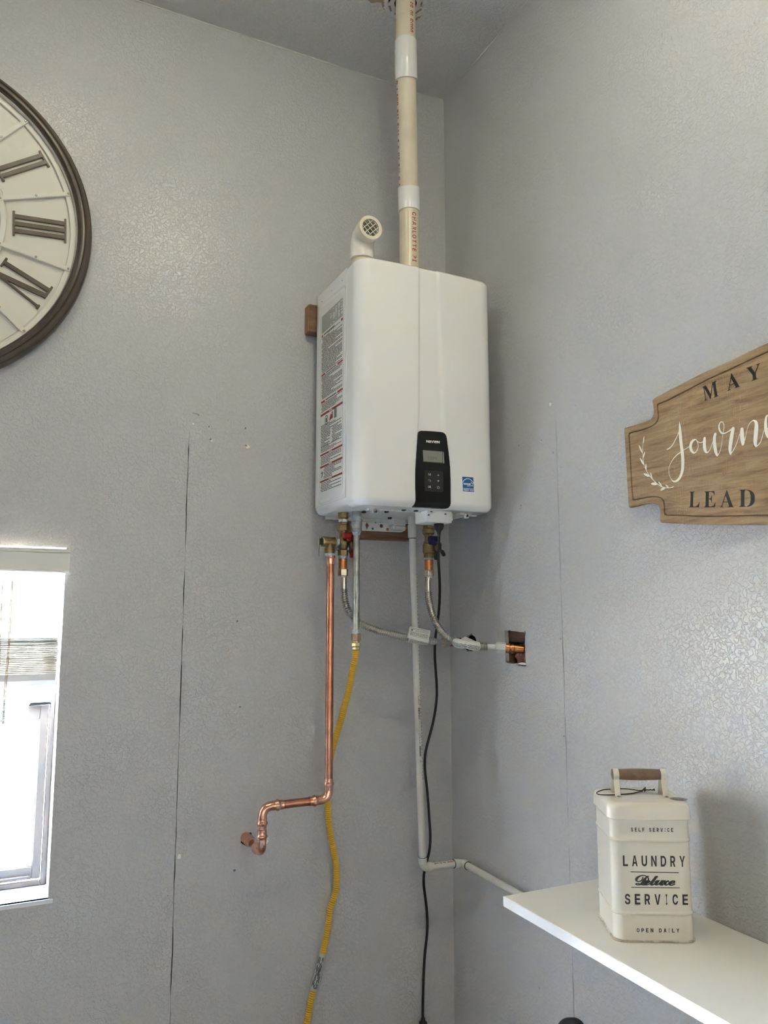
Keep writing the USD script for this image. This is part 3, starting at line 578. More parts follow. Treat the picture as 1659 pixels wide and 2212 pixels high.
# ---------------------------------------------------------------- water heater
hx0, hx1, hy0, hys, hyb, hz0, hz1 = -.4943, -.0543, -.381, -.290, -.046, 1.7456, 2.4440
wh = thing('water_heater', 'white wall-hung tankless water heater with a black control panel', 'water heater', ((hx0+hx1)/2, hyb, hz0))
case = m3.Manifold.hull(m3.Manifold.compose([m3.Manifold.sphere(.016, 24).translate([x, y, z]) for x in (hx0+.0165, hx1-.0165) for y in (hys+.004, ) for z in (hz0+.020, hz1-.02)] +
    [m3.Manifold.cube([hx1-hx0-.001, .002, hz1-hz0-.030], True).translate([(hx0+hx1)/2, hyb-.001, (hz0+hz1)/2+.012]), m3.Manifold.sphere(.016, 24).translate([hx0+.0165, hyb-.017, hz0+.020]), m3.Manifold.sphere(.016, 24).translate([hx1-.0165, hyb-.017, hz0+.020]),
     m3.Manifold.cube([hx1-hx0-.001, .05, .002], True).translate([(hx0+hx1)/2, hyb-.03, hz1-.002]), m3.Manifold.cube([hx1-hx0-.001, .15, hz1-hz0-.05], True).translate([(hx0+hx1)/2, hyb-.12, (hz0+hz1)/2+.015])]))
obj('case', case, 'enamel_side', wh)
# left side plate with its pressed border
def side_plate():
    ys = np.linspace(hys+.0035, hyb-.0065, 70); zs = np.linspace(hz0+.028, hz1-.004, 190)
    Y, Z = np.meshgrid(ys, zs)
    A = np.array([(-.075, 2.400), (-.279, 2.388), (-.279, 1.783), (-.083, 1.783)])
    def rr(pad, rad): return Polygon(A).buffer(-pad-rad).buffer(rad, 12)
    from shapely import distance, points
    ring = Polygon(A).buffer(-.018).buffer(.018, 12).exterior
    d = distance(points(Y.ravel(), Z.ravel()), ring).reshape(Y.shape)
    h = -0.0016*np.exp(-(d/.0036)**2) + .0008*np.exp(-((d-.008)/.003)**2)
    X = hx0 - .0010 - h*0 + (-h)
    v = np.stack([X, Y, Z], -1).reshape(-1, 3); nz, ny = Y.shape
    i = np.arange(nz-1)[:, None]*ny; j = np.arange(ny-1)[None]
    f = np.stack([i+j, i+j+ny, i+j+ny+1, i+j+1], -1).reshape(-1, 4)
    vb = v.copy(); vb[:, 0] = hx0+.002
    m = tm((v, f)); b = tm((vb, f[:, ::-1])); edge = []
    idx = np.r_[np.arange(ny), np.arange(1, nz)*ny+ny-1, (nz-1)*ny+np.arange(ny-2, -1, -1), np.arange(nz-2, 0, -1)*ny]
    n = len(v); q = np.stack([idx, idx+n, np.roll(idx, -1)+n, np.roll(idx, -1)], 1)
    s = tm((np.vstack([v, vb]), q[:, ::-1]))
    return [m, b, s]
obj('side_plate', side_plate(), 'enamel_side', wh, smooth=40)
for (px, py) in ((696, 652), (717, 628), (739.5, 606)):
    p = at(px, py, 'x', hx0-.001); obj('rivet', lathe([(0, .0022), (.0012, .0018), (.0016, .0008)], p, (-1, 0, 0), 10), 'steel', wh)
# front cover: a shell lofted through rounded outlines, with the pressed band down its middle
bl_z = np.array([1.70, 1.7456, 1.953, 2.026, 2.15, 2.444, 2.5]); bl_l = np.array([-.3285, -.3276, -.3203, -.3158, -.3140, -.3122, -.312]); bl_r = np.array([-.217, -.218, -.2299, -.235, -.2405, -.2467, -.247])
def band(x, z):
    l, r = np.interp(z, bl_z, bl_l), np.interp(z, bl_z, bl_r)
    s = lambda t: np.clip(t, 0, 1)**2*(3-2*np.clip(t, 0, 1))
    return 0.0045*s((x-l)/.007)*s((r+.004-x)/.011)
def bow(x): return hy0 + .010*(np.abs(x-(hx0+hx1)/2)/.22)**2.2
def outline(n_side=8, n_c=16, n_f=120):
    rc = .046; pts = []
    yf_ = float(bow(np.array(hx0+rc)))
    for y in np.linspace(hys, yf_+rc, n_side, endpoint=False): pts.append((hx0, y))
    for a in np.linspace(0, math.pi/2, n_c, endpoint=False): pts.append((hx0+rc-rc*math.cos(a), yf_+rc-rc*math.sin(a)))
    xs_ = np.linspace(hx0+rc, hx1-rc, n_f)
    for x in xs_: pts.append((x, float(bow(np.array(x)))))
    for a in np.linspace(math.pi/2, 0, n_c)[1:]: pts.append((hx1-rc+rc*math.cos(a), yf_+rc-rc*math.sin(a)))
    for y in np.linspace(yf_+rc, hys, n_side)[1:]: pts.append((hx1, y))
    return np.array(pts)
ol = outline(); tn = np.gradient(ol, axis=0); tn /= np.linalg.norm(tn, axis=1)[:, None]; inn = np.stack([-tn[:, 1], tn[:, 0]], 1)
inn *= np.sign(np.sum(inn*(V((hx0+hx1)/2, hys)-ol), 1))[:, None]
rt, rb_ = .013, .022
zz = np.r_[[hz0+rb_*(1-math.cos(a)) for a in np.linspace(0, math.pi/2, 9)], np.linspace(hz0+rb_, hz1-rt, 70)[1:-1], [hz1-rt+rt*math.sin(a) for a in np.linspace(0, math.pi/2, 7)]]
rows = []
for z in zz:
    ins = 0.0
    if z < hz0+rb_: ins = rb_ - math.sqrt(max(0, rb_**2-(hz0+rb_-z)**2))
    if z > hz1-rt: ins = rt - math.sqrt(max(0, rt**2-(z-hz1+rt)**2))
    p = ol + inn*ins; p[:, 1] = np.minimum(p[:, 1], hys)
    w = np.clip((-ol[:, 1]+hy0+.03)/.02*0+1, 0, 1)*(np.abs(ol[:, 0]-(hx0+hx1)/2) < .15)
    y = p[:, 1] + w*band(p[:, 0], z)
    rows.append(np.stack([p[:, 0], y, np.full(len(p), z)], 1))
v = np.vstack(rows); n = len(ol); i = np.arange(len(zz)-1)[:, None]*n; j = np.arange(n-1)[None]
f = np.stack([i+j, i+j+1, i+n+j+1, i+n+j], -1).reshape(-1, 4)
side = tm((v, f))
def capz(row, flip):
    c = V((hx0+hx1)/2, hys-.02, row[0, 2]); vv = np.vstack([row, c]); k = np.arange(n); ff = np.stack([k, np.roll(k, -1), np.full(n, n)], 1)
    return tm((vv, ff[:, ::-1] if flip else ff))
obj('front_cover', [side, capz(rows[-1], False), capz(rows[0], True)], 'enamel', wh, smooth=35)
fy = lambda x, z: bow(x) + band(x, z)

# control panel
CP = lambda pts: T(pts, 860, 900, 8.295)
def P2(pts, y=hy0): return [at(a, b, 'y', y)[[0, 2]] for a, b in pts]
pan = Polygon(P2(CP([(400, 257), (600, 265), (760, 280), (800, 290), (832, 312), (852, 345), (864, 400), (892, 620), (912, 800), (924, 950), (930, 1200), (932, 1560), (926, 1600), (912, 1630), (890, 1642), (860, 1644), (600, 1628), (310, 1612), (294, 1606), (292, 1596), (306, 1560), (314, 1500), (305, 1200), (308, 950), (318, 760), (332, 540), (350, 330), (360, 285), (376, 265)])))
def panel_mesh(shape, fn, thick=.012, h=.007):
    "a slab that follows y = fn(x, z)"
    a, b, c, d = shape.bounds; cells = []
    gx, gz = np.arange(a, c+h, h), np.arange(b, d+h, h); out = []
    for zlo in gz:
        s = shape.intersection(sbox(a-1, zlo, c+1, zlo+h))
        for gpoly in polys(s): out.append(trimesh.creation.extrude_polygon(gpoly, 1.0, engine='earcut'))
    m = trimesh.util.concatenate(out); q = np.array(m.vertices); y = fn(q[:, 0], q[:, 1])
    return trimesh.Trimesh(np.stack([q[:, 0], y+(1-q[:, 2])*thick, q[:, 1]], 1), m.faces[:, ::-1], process=False)
def pan_y(x, z): return hy0 - .0030 + .030*np.clip((hz0+.016-z)/.030, 0, 1)**2
cp = obj('control_panel', panel_mesh(pan, pan_y, .016), 'panel_black', wh, 'glossy black control panel')
ppl = lambda shape, h, h0=0: slab(shape, (0, hy0-.0030, 0), (1, 0, 0), (0, 0, 1), (0, -1, 0), h, h0)
def quad_shape(q, y=hy0): return Polygon(P2(q, y))
lcd = CP([(430, 603), (797, 632), (812, 838), (442, 808)])
obj('display_bezel', ppl(quad_shape(CP([(424, 596), (806, 625), (818, 846), (436, 815)])), .0006), 'pad_black', cp)
obj('display_edge', ppl(quad_shape(CP([(796, 640), (803, 641), (812, 838), (800, 837)])), .0004, .0006), 'zinc_plate', cp)
obj('display', ppl(quad_shape(CP([(430, 605), (780, 633), (786, 830), (442, 806)])), .0005, .0006), 'lcd', cp, 'grey liquid crystal display')
obj('lettering', ppl(on_quad(word('125°F', 'b'), CP([(512, 715), (692, 728), (694, 782), (516, 770)]), 'y', hy0), .0003, .0011), 'lcd_ink', cp)
obj('lettering', ppl(on_quad(union_all([affinity.scale(affinity.translate(g_, x, 0), 1, (1.0 if c.isupper() else 1.32), origin=(0, 0)) for c, x, g_ in (lambda o: [(c, x, sbox(0, 0, .2, 1) if c == 'I' else affinity.scale(glyph('b'+c)[1], .01, .01, origin=(0, 0))) for c, x in o])([('N', 0), ('a', .98), ('V', 1.72), ('I', 2.82), ('e', 3.12), ('N', 3.90)])]),
    CP([(494, 424), (732, 438), (733, 484), (495, 468)]), 'y', hy0), .0005), 'print_white', cp)
obj('button_pad', ppl(quad_shape(CP([(462, 962), (792, 982), (796, 990), (798, 1340), (790, 1352), (476, 1335), (464, 1325), (458, 972)])), .0010), 'pad_black', cp)
def sym(shape, c, w, h):
    x, y = c; return on_quad(shape, CP([(x-w/2, y-h/2-1), (x+w/2, y-h/2+1), (x+w/2, y+h/2+1), (x-w/2, y+h/2-1)]), 'y', hy0)
arc = lambda r, a0, a1, w: LineString([(r*math.cos(a), r*math.sin(a)) for a in np.linspace(math.radians(a0), math.radians(a1), 24)]).buffer(w, cap_style=2)
power = arc(1, -245, 65, .12).union(sbox(-.12, .3, .12, 1.25))
ret = arc(.6, -90, 90, .12).union(sbox(-.9, .48, .02, .72)).union(Polygon([(-1.3, .6), (-.8, .95), (-.8, .25)])).union(sbox(-.4, -.72, 0, -.48))
for s, c, w, h in ((word('M', 'b').buffer(-.02), (550, 1040), 44, 40), (Polygon([(-1, -1), (1, -1), (0, 1)]), (706, 1048), 36, 34), (ret, (550, 1150), 50, 40), (Polygon([(-1, 1), (1, 1), (0, -1)]), (706, 1162), 36, 34), (word('OK', 'b').buffer(-.02), (552, 1262), 54, 40), (power, (707, 1274), 48, 50)):
    obj('button', ppl(sym(s, c, w, h), .0004, .0010), 'pad_print', cp)
# efficiency sticker
sq_ = CP([(1146, 1064), (1364, 1080), (1377, 1356), (1160, 1342)])
fw = lambda s, h, h0: panel_mesh_flat(s, h, h0)
def panel_mesh_flat(s, h, h0):
    return warp(s, lambda q: (np.stack([q[:, 0], fy(q[:, 0], q[:, 1])-.0002-h0, q[:, 1]], 1), np.tile(V(0, -1, 0), (len(q), 1))), h)
st = obj('efficiency_sticker', fw(quad_shape(sq_), .0003, 0), 'print_white', wh, 'blue and white efficiency sticker')
def SQ(x0, y0, x1, y1):          # a part of the sticker, in its own 0..1 coordinates from the top left
    a, b, c, d = [np.array(q, float) for q in sq_]
    f_ = lambda u, v_: tuple((1-v_)*((1-u)*a+u*b)+v_*((1-u)*d+u*c))
    return [f_(x0, y0), f_(x1, y0), f_(x1, y1), f_(x0, y1)]
obj('blue_field', fw(quad_shape(SQ(.03, .03, .97, .755)), .0002, .0003), 'star_blue', st)
obj('blue_field', fw(quad_shape(SQ(.03, .785, .97, .975)), .0002, .0003), 'star_blue', st)
arcs = arc(1, 28, 152, .045)
obj('logo_arc', fw(on_quad(arcs, SQ(.03, .11, .97, .42), 'y', hy0), .0002, .0005), 'print_white', st)
star = Polygon([(math.cos(math.radians(90+36*k))*(1 if k % 2 == 0 else .42), math.sin(math.radians(90+36*k))*(1 if k % 2 == 0 else .42)) for k in range(10)])
obj('logo_star', fw(on_quad(affinity.rotate(star.difference(star.buffer(-.14)), 8), SQ(.58, .29, .96, .66), 'y', hy0), .0002, .0005), 'print_white', st)
obj('lettering', fw(on_quad(word('energy', 'c', -4).buffer(.012), SQ(.09, .42, .66, .66), 'y', hy0), .0002, .0005), 'print_white', st)
obj('lettering', fw(on_quad(word('ENERGY STAR', 'b', 4), SQ(.08, .81, .93, .945), 'y', hy0), .0002, .0005), 'print_white', st)

# warning label on the side plate: columns of small print
lx = hx0-.0016
LQ = [(742, 637), (695, 684), (694, 1065), (742, 1045)]
Lr, Ll = at(742, 640, 'x', lx), at(695, 685, 'x', lx)
def lab(q): return slab(q, (lx, 0, 0), (0, 1, 0), (0, 0, 1), (-1, 0, 0), .0004)
lab_r, lab_l = -.2662, -.0935                      # front and rear edges of the label
LZ = lambda py: float(at(694.7, py, 'x', lx)[2])   # heights read along the label's rear edge
def LB(u0, u1, za, zb): return sbox(lab_l+(lab_r-lab_l)*u1, zb, lab_l+(lab_r-lab_l)*u0, za)
wl = obj('warning_label', lab(sbox(lab_r, LZ(1065), lab_l, LZ(684))), 'label_paper', wh, 'white label of red headed warnings')
lab2 = lambda q, h0=.0004: slab(q, (lx, 0, 0), (0, 1, 0), (0, 0, 1), (-1, 0, 0), .0002, h0)
g = np.random.default_rng(77)
tz, bz = LZ(684), LZ(723)
obj('rating_table', lab2(LB(.012, .975, tz-.003, bz)), 'label_grey', wl)
rows_, marks = [], []
for z in np.arange(tz-.010, bz+.004, -.0042):
    for u in (.42, .55, .66, .78, .90):
        if g.random() < .72: marks.append(LB(u, u+g.uniform(.03, .09), z, z-.0022))
obj('table_print', lab2(union_all(marks), .0006), 'print_white', wl)
bars = [(811, 814.5, .02, .20), (811, 814.5, .76, .99), (868.5, 872.5, .02, .19), (868.5, 872.5, .77, .99), (896, 900.5, 0, .995), (982, 986, 0, .995), (1007.6, 1011.8, 0, .995), (1039, 1042.8, 0, .995), (726.5, 731.5, .02, .075), (726.5, 731.5, .91, .98)]
for a, b, u0, u1 in bars: obj('red_heading', lab2(LB(u0, u1, LZ(a), LZ(b))), 'print_red', wl)
ws = []
for a, b in ((896, 900.5), (982, 986), (1007.6, 1011.8), (1039, 1042.8)):
    za, zb = LZ(a), LZ(b); w_ = fit(word('WARNING'), w=.026, h=(za-zb)*.55, center=(0, 0)); w_ = affinity.scale(w_, -1, 1, origin=(0, 0))
    ws.append(affinity.translate(w_, lab_l+(lab_r-lab_l)*.47, (za+zb)/2))
obj('lettering', lab2(union_all(ws), .0006), 'print_white', wl)
def para(a, b, u0, u1, pitch=2.75, ink=.46, bold=False):
    out = []
    for py in np.arange(a, b-1, pitch):
        end = u1 if g.random() < .62 else u0+(u1-u0)*g.uniform(.35, .95); u = u0+(.03 if g.random() < .25 else 0)
        while u < end:
            wd = g.uniform(.03, .11); e = min(u+wd, end)
            if e-u > .012: out.append(LB(u, e, LZ(py), LZ(py+pitch*ink)))
            u = e+g.uniform(.008, .016)
    return out
txt = para(733.5, 809, .02, .965) + para(816, 866, .03, .965) + para(874, 894, .03, .96) + para(921, 935, .02, .95, 3.0) + para(936, 966, .02, .46, 3.2) + para(936, 966, .53, .97, 3.2) + para(967, 981, .02, .96, 2.6) + para(988, 1006, .03, .95, 3.1) + para(1013, 1037, .17, .96, 3.1) + para(1045, 1063, .03, .95, 3.3)
txt += para(727, 729, .12, .86, 3, .8) + para(730.2, 731.5, .3, .86, 2, .6) + para(811.5, 814, .24, .72, 3, .7) + para(869, 872, .23, .73, 3, .8)
obj('small_print', lab2(union_all(txt)), 'print_dark', wl, kind='stuff')
zc = (LZ(903)+LZ(916))/2
def yy(u): return lab_l+(lab_r-lab_l)*u
dis = lambda u, z, r: affinity.scale(Point(yy(u), z).buffer(1, 10), r, r*1.15)
obj('pictogram', lab2(union_all([dis(.27, zc-.006, .0125).difference(dis(.27, zc-.006, .0102)), affinity.rotate(sbox(yy(.27)-.002, zc-.014, yy(.27)+.002, zc+.002), 30), affinity.rotate(sbox(yy(.27)-.0045, zc-.013, yy(.27)+.0045, zc+.0), 0), dis(.54, zc+.006, .003), sbox(yy(.55)-.002, zc-.004, yy(.55)+.002, zc+.004)])), 'print_dark', wl)
obj('pictogram', lab2(sbox(yy(.72), zc-.013, yy(.64), zc+.012).buffer(.002)), 'print_grey', wl)
obj('pictogram', lab2(Polygon([(yy(.40), zc-.014), (yy(.57), zc-.010), (yy(.56), zc+.0), (yy(.47), zc+.004)])), 'print_red', wl)
obj('pictogram', lab2(union_all([stroke([(yy(.07), LZ(1019), .003), (yy(.10), LZ(1025), .006), (yy(.06), LZ(1032), .003)]), sbox(yy(.13), LZ(1024), yy(.04), LZ(1021))])), 'print_grey', wl)
obj('pressed_line', lab2(LB(.22, .78, LZ(1071), LZ(1071.7)), -.0008), 'zinc_plate', wh)

# underside: latches, service box, bracket
for (px, py, s_) in ((807, 1102, 1.0), (1003, 1111.5, 1.1)):
    p = at(px, py, 'z', hz0-.004)
    la_ = obj('latch', [cbox(p-V(.020, .010, .003)*s_, p+V(.020, .012, .0045), .001), cbox(p-V(.008, .013, .011)*s_, p+V(.008, -.004, .003), .0025)], 'zinc_plate', wh, 'small metal cover latch')
    obj('screw', lathe([(0, .0062), (.003, .0058), (.0045, .003)], p-V(0, .012, .004), (0, -1, -.35), 14), 'steel', la_)
    obj('slot', lathe([(0, .003), (.0010, .0028)], p-V(0, .0165, .0055), (0, -1, -.35), 10), 'rubber_black', la_)
obj('bottom_lip', cbox((hx0+.02, hys-.002, hz0-.0035), (hx1-.02, hys+.004, hz0+.004), .001), 'zinc_plate', wh)
obj('bottom_lip', cbox((hx0+.03, hyb-.012, hz0-.006), (hx1-.03, hyb-.006, hz0+.01), .001), 'zinc_plate', wh)
for (px, py) in ((898.5, 1103.5), (872, 1102), (786, 1107), (835, 1106), (842, 1120)):
    p = at(px, py, 'z', hz0-.001); obj('dark_speck', cbox(p-V(.005, .006, .002), p+V(.005, .006, .004), .0015), 'dark_void', wh)  # small dark blocks for the black specks underneath
by = -.330
b0, b1 = at(923, 1127, 'y', by), at(977, 1125, 'y', by)
sb = obj('service_box', cbox((b0[0], by, b0[2]), (b1[0], by+.075, hz0+.004), .0025), 'enamel_side', wh, 'white junction box under the cover')
obj('service_lip', slab(Polygon(P2(((943, 1106), (976, 1108), (977, 1125), (950, 1124), (923, 1127), (923.5, 1113)), by-.001)), (0, by, 0), (1, 0, 0), (0, 0, 1), (0, -1, 0), .004), 'enamel_side', sb)
for (px, py) in ((932, 1105.5), (962, 1110.5), (926, 1112.5)):
    p = at(px, py, 'y', by-.004); obj('dark_speck', cbox(p-V(.0035, .001, .0013), p+V(.0035, .001, .0013), .0006), 'dark_void', sb)
yb = -.0455
def BK(pts): return [at(a, b, 'y', yb)[[0, 2]] for a, b in T(pts, 670, 1030, 8.295)]
plate = Polygon(BK([(920, 560), (1700, 560), (1700, 960), (1640, 992), (1600, 996), (925, 965)]))
rnd = lambda x, y, rx, ry=None: affinity.scale(Point(*BK([(x, y)])[0]).buffer(1, 12), rx*1.62e-4, (ry or rx)*1.62e-4)
plate = plate.union(Polygon(BK([(1240, 560), (1790, 560), (1790, 770), (1240, 770)])))
holes = [rnd(1012, 870, 30), rnd(1012, 870, 11, 68), rnd(1168, 822, 14), rnd(1115, 930, 22), rnd(1272, 882, 36), rnd(1380, 944, 20), rnd(1428, 832, 14), rnd(1010, 690, 17, 38), rnd(1010, 632, 26, 9), rnd(1168, 705, 15, 25), rnd(1266, 660, 33, 28)]
obj('mounting_bracket', slab(plate.difference(union_all(holes)), (0, yb, 0), (1, 0, 0), (0, 0, 1), (0, -1, 0), .0022), 'enamel_side', wh, 'white perforated mounting bracket')
for (px, py) in ((944, 634), (958, 752), (1300, 768), (1418, 755)):
    p = at(*T([(px, py)], 670, 1030, 8.295)[0], 'y', yb-.003); obj('bracket_hole_dark', cbox(p-V(.0035, .001, .0015), p+V(.0035, .0015, .0015), .0006), 'dark_void', wh)  # dark blocks put in for the unlit holes of the bracket
s0 = at(*T([(1380, 944)], 670, 1030, 8.295)[0], 'y', yb); obj('screw', lathe([(0, .0058), (.003, .0052), (.0042, .002)], s0+V(0, .001, 0), (0, -1, 0), 12), 'copper_flux', wh)
c0, c1 = at(845, 1120, 'y', -.075), at(874, 1146, 'y', -.075)
cn = obj('drain_cock', [cbox((c0[0], -.09, c1[2]+.014), (c1[0]-.002, -.05, c0[2]+.016), .003), cbox((c0[0]+.002, -.085, c1[2]), (c1[0], -.052, c1[2]+.015), .004)], 'pvc_white', wh, 'pale plastic drain cock beside the bracket')
obj('yellow_cap', lathe([(0, .006), (.004, .006)], (c1[0], -.075, c1[2]+.008), (1, 0, 0), 12), 'gas_yellow', cn)

# ---------------------------------------------------------------- plumbing under the heater
class Col:
    "a vertical run of fittings: axis at the photograph column px in the plane y = yp"
    def __init__(s, px, py, yp): s.p = at(px, py, 'y', yp); s.s = size_at(s.p); s.y = yp; s.px = px
    def z(s, py): return float(at(s.px, py, 'y', s.y)[2])
    def pt(s, py): return V(s.p[0], s.p[1], s.z(py))
    def lathe(s, prof, n=28): return lathe([(s.z(a)-s.p[2], w*s.s) for a, w in prof], s.p, (0, 0, 1), n)
    def nut(s, a, b, w, ph=.3): return hexnut(s.pt(b), s.pt(a), w*s.s*1.06, ph)

# hot side: isolation valve, with the relief valve and its copper drain
hv = Col(741, 1165, -.155)
t = thing('isolation_valve', 'brass hot water valve with a red handle, under the heater', 'valve', hv.pt(1207))
zt = (hz0 + .012 - hv.p[2])/1
top_py = 1106
obj('nipple', [hv.nut(top_py, 1119.5, 10.5), hv.lathe([(1119, 9.3), (1123, 9.3)])], 'brass', t)
obj('thread_tape', hv.lathe([(1122, 9.5), (1123, 10), (1127.5, 9.8), (1128, 9.5)]), 'thread_tape', t)
obj('union_nut', [hv.nut(1127.5, 1134.5, 10.6), hv.nut(1134, 1147, 13.2, .15)], 'brass', t)
obj('body', [hv.lathe([(1146, 8.6), (1160, 8.4), (1166, 10), (1170, 13.2), (1176, 13.6), (1182, 12.4), (1187, 9), (1188, 12.5), (1189.5, 12.5), (1190, 9)]), hv.nut(1188, 1201, 10.8)], 'brass', t)
o = hv.pt(1174); sv = hv.s
obj('drain_port', [lathe([(0, 9*sv), (9*sv, 6*sv), (12*sv, 6*sv), (12*sv, 7.5*sv), (16*sv, 7.5*sv)], o, (1, -.25, 0), 20)], 'brass', t)
obj('drain_cap', lathe([(15*sv, 8*sv), (16*sv, 9*sv), (23*sv, 9*sv), (24*sv, 8*sv)], o, (1, -.25, 0), 20), 'brass_bright', t)
hp = at(743, 1158, 'y', -.172)
obj('handle', [cbox(at(742.5, 1162, 'y', -.180), at(764, 1152, 'y', -.164), .003), cbox(at(757, 1165, 'y', -.180), at(766, 1155, 'y', -.164), .003), cbox(at(748, 1170, 'y', -.168), at(754, 1158, 'y', -.158), .001)], 'plastic_red', t, 'red lever handle')
ca = [at(*q, 'y', -.172) for q in ((757, 1171), (754.5, 1177), (756, 1184), (757, 1190), (758, 1197))]
obj('cap_strap', tube(spline(ca, 24), np.interp(np.linspace(0, 1, 24), (0, .5, .8, 1), (.0022, .0025, .006, .003)), 8), 'rubber_black', t, 'black cap strap')
obj('drain_handle', cbox(at(757, 1204.5, 'y', -.176), at(766, 1185, 'y', -.168), .002), 'plastic_red', t, 'small red drain handle')
obj('thread_seal', hv.lathe([(1200, 10), (1201, 10.4), (1206, 9.8), (1207.5, 9.4)]), 'thread_seal', t)

rv = Col(712, 1190, -.155)
rt_ = thing('relief_valve', 'brass pressure relief valve with a hanging steel test lever', 'valve', rv.pt(1198))
c = at(712, 1167, 'y', -.155); s = rv.s
xL, xR = at(697.5, 1168, 'y', -.155)[0], at(733, 1170, 'y', -.155)[0]
zc_ = at(712, 1170.5, 'y', -.155)[2]
ax = V(xL, -.155, zc_)
L_ = xR-xL
obj('body', [lathe([(0, 10.6*s), (.001, 11*s), (L_*.30, 11*s), (L_*.34, 10.4*s), (L_*.70, 10.2*s), (L_*.73, 11*s), (L_*.76, 10*s)], ax, (1, 0, 0), 28),
             rv.lathe([(1170, 8), (1184, 10.5), (1186, 11.3), (1195.5, 11), (1196, 10.3)])], 'brass', rt_)
obj('bonnet_rim', lathe([(-.003, 8*s), (-.003, 10.9*s), (0, 11.2*s), (.002, 11.2*s)], ax, (1, 0, 0), 28), 'brass_bright', rt_)
obj('bonnet_dark_disc', lathe([(-.0042, 7.6*s), (-.0030, 8.6*s)], ax, (1, 0, 0), 28), 'rubber_black', rt_)  # black disc stands in for the dark interior of the cap
obj('stem', lathe([(-.012, 2.2*s), (-.004, 2.4*s)], ax+V(0, 0, .002), (1, 0, 0), 12), 'steel', rt_)
lv = [ax+V(-.011, -.004, .012), ax+V(-.014, -.005, -.004), ax+V(-.015, -.005, -.024), ax+V(-.014, -.005, -.044)]
lev = tube(spline(lv, 20), np.interp(np.linspace(0, 1, 20), (0, .2, .75, 1), (.0028, .0042, .0042, .0022)), 8)
lev.vertices[:, 0] = ax[0]-.013 + (np.array(lev.vertices)[:, 0]-(ax[0]-.013))*.35
obj('test_lever', lev, 'steel', rt_)
obj('pull_ring', tube([ax+V(-.008, .006*math.cos(a)-.001, .008*math.sin(a)) for a in np.linspace(0, 2*math.pi, 25)], .0014, 8), 'rubber_black', rt_)
obj('thread_seal', [lathe([(L_*.75, 10.2*s), (L_*.79, 11.2*s), (L_*.90, 10.6*s), (L_*.93, 10*s)], ax, (1, 0, 0), 24), rv.lathe([(1195, 10.6), (1196, 11.2), (1200, 10.4), (1201, 10)])], 'thread_seal', rt_)

# copper drain pipe
yc = -.155
rp = .0111
cu = Col(712, 1450, yc); cu_top = cu.pt(1201)
E1, E2, E3 = at(712, 1726.2, 'y', yc), at(567.2, 1744, 'y', yc), None
E2[2] = at(567.2, 1743, 'y', yc)[2]
E3 = at(565.8, 1842, 'y', yc); E3[0] = E2[0]
E1[0] = cu.p[0]
cp_ = thing('copper_pipe', 'bright copper drain pipe running down the wall from the relief valve', 'pipe', (E3[0], 0, E3[2]))
obj('adapter', [cu.lathe([(1200.5, 10.2), (1205.5, 10.4), (1206, 9.2), (1217, 9.0), (1218.5, 8.6)])], 'copper_bright', cp_)
obj('solder_ring', cu.lathe([(1217.8, 8.9), (1218.4, 9.0), (1219.2, 8.6)]), 'nickel', cp_)
b_ = .030
def bent(a, q, c_): # elbow with two beaded sockets
    a, q, c_ = map(np.asarray, (a, q, c_)); ua = (a-q)/np.linalg.norm(a-q); uc = (c_-q)/np.linalg.norm(c_-q)
    R = .027; path = [q+ua*(R+.030)]
    for tt in np.linspace(0, 1, 12): path.append((1-tt)**2*(q+ua*R)+2*tt*(1-tt)*q+tt*tt*(q+uc*R))
    path.append(q+uc*(R+.030)); parts = [tube(np.array(path), rp*1.09, 24)]
    for u in (ua, uc):
        prof = [(.000, 1.10), (.006, 1.14), (.008, 1.10), (.0115, 1.16), (.014, 1.33), (.0165, 1.36), (.019, 1.33), (.0215, 1.16), (.024, 1.13), (.030, 1.12), (.0303, 1.0)]
        parts.append(lathe([(R-.002+a_, rp*w) for a_, w in prof], q, u, 24))
    return parts
W_ = V(E3[0], 0.004, E3[2]+.001)
for a, b in ((cu_top-V(0, 0, .02), E1), (E1, E2), (E2, E3)): obj('straight_pipe', seg(a+(b-a)/np.linalg.norm(b-a)*(.0 if a is not E1 and a is not E2 else .05), b-(b-a)/np.linalg.norm(b-a)*.05, rp, 24), 'copper', cp_)
for a, q, c_ in ((cu_top, E1, E2), (E1, E2, E3)): obj('elbow', bent(a, q, c_), 'copper_bright', cp_)
obj('elbow', bent(E2, E3, W_), 'copper_bright', cp_)
st_ = [(0.004, 1.0), (0.012, 1.0), (0.013, 1.18), (0.02, 1.22), (.024, 1.34), (.028, 1.36), (.032, 1.2), (.038, 1.14), (.042, 1.34), (.047, 1.36), (.052, 1.15), (.056, 1.12), (.062, 1.34), (.067, 1.36), (.072, 1.14), (.095, 1.1)]
obj('wall_coupling', lathe([(a-.02, rp*w) for a, w in st_], W_, (0, -1, 0), 24), 'copper_bright', cp_)
obj('stub', lathe([(-.03, rp*.98), (.0, rp*1.02)], W_+V(0, -.002, 0), (0, -1, 0), 24), 'galvanised', cp_)

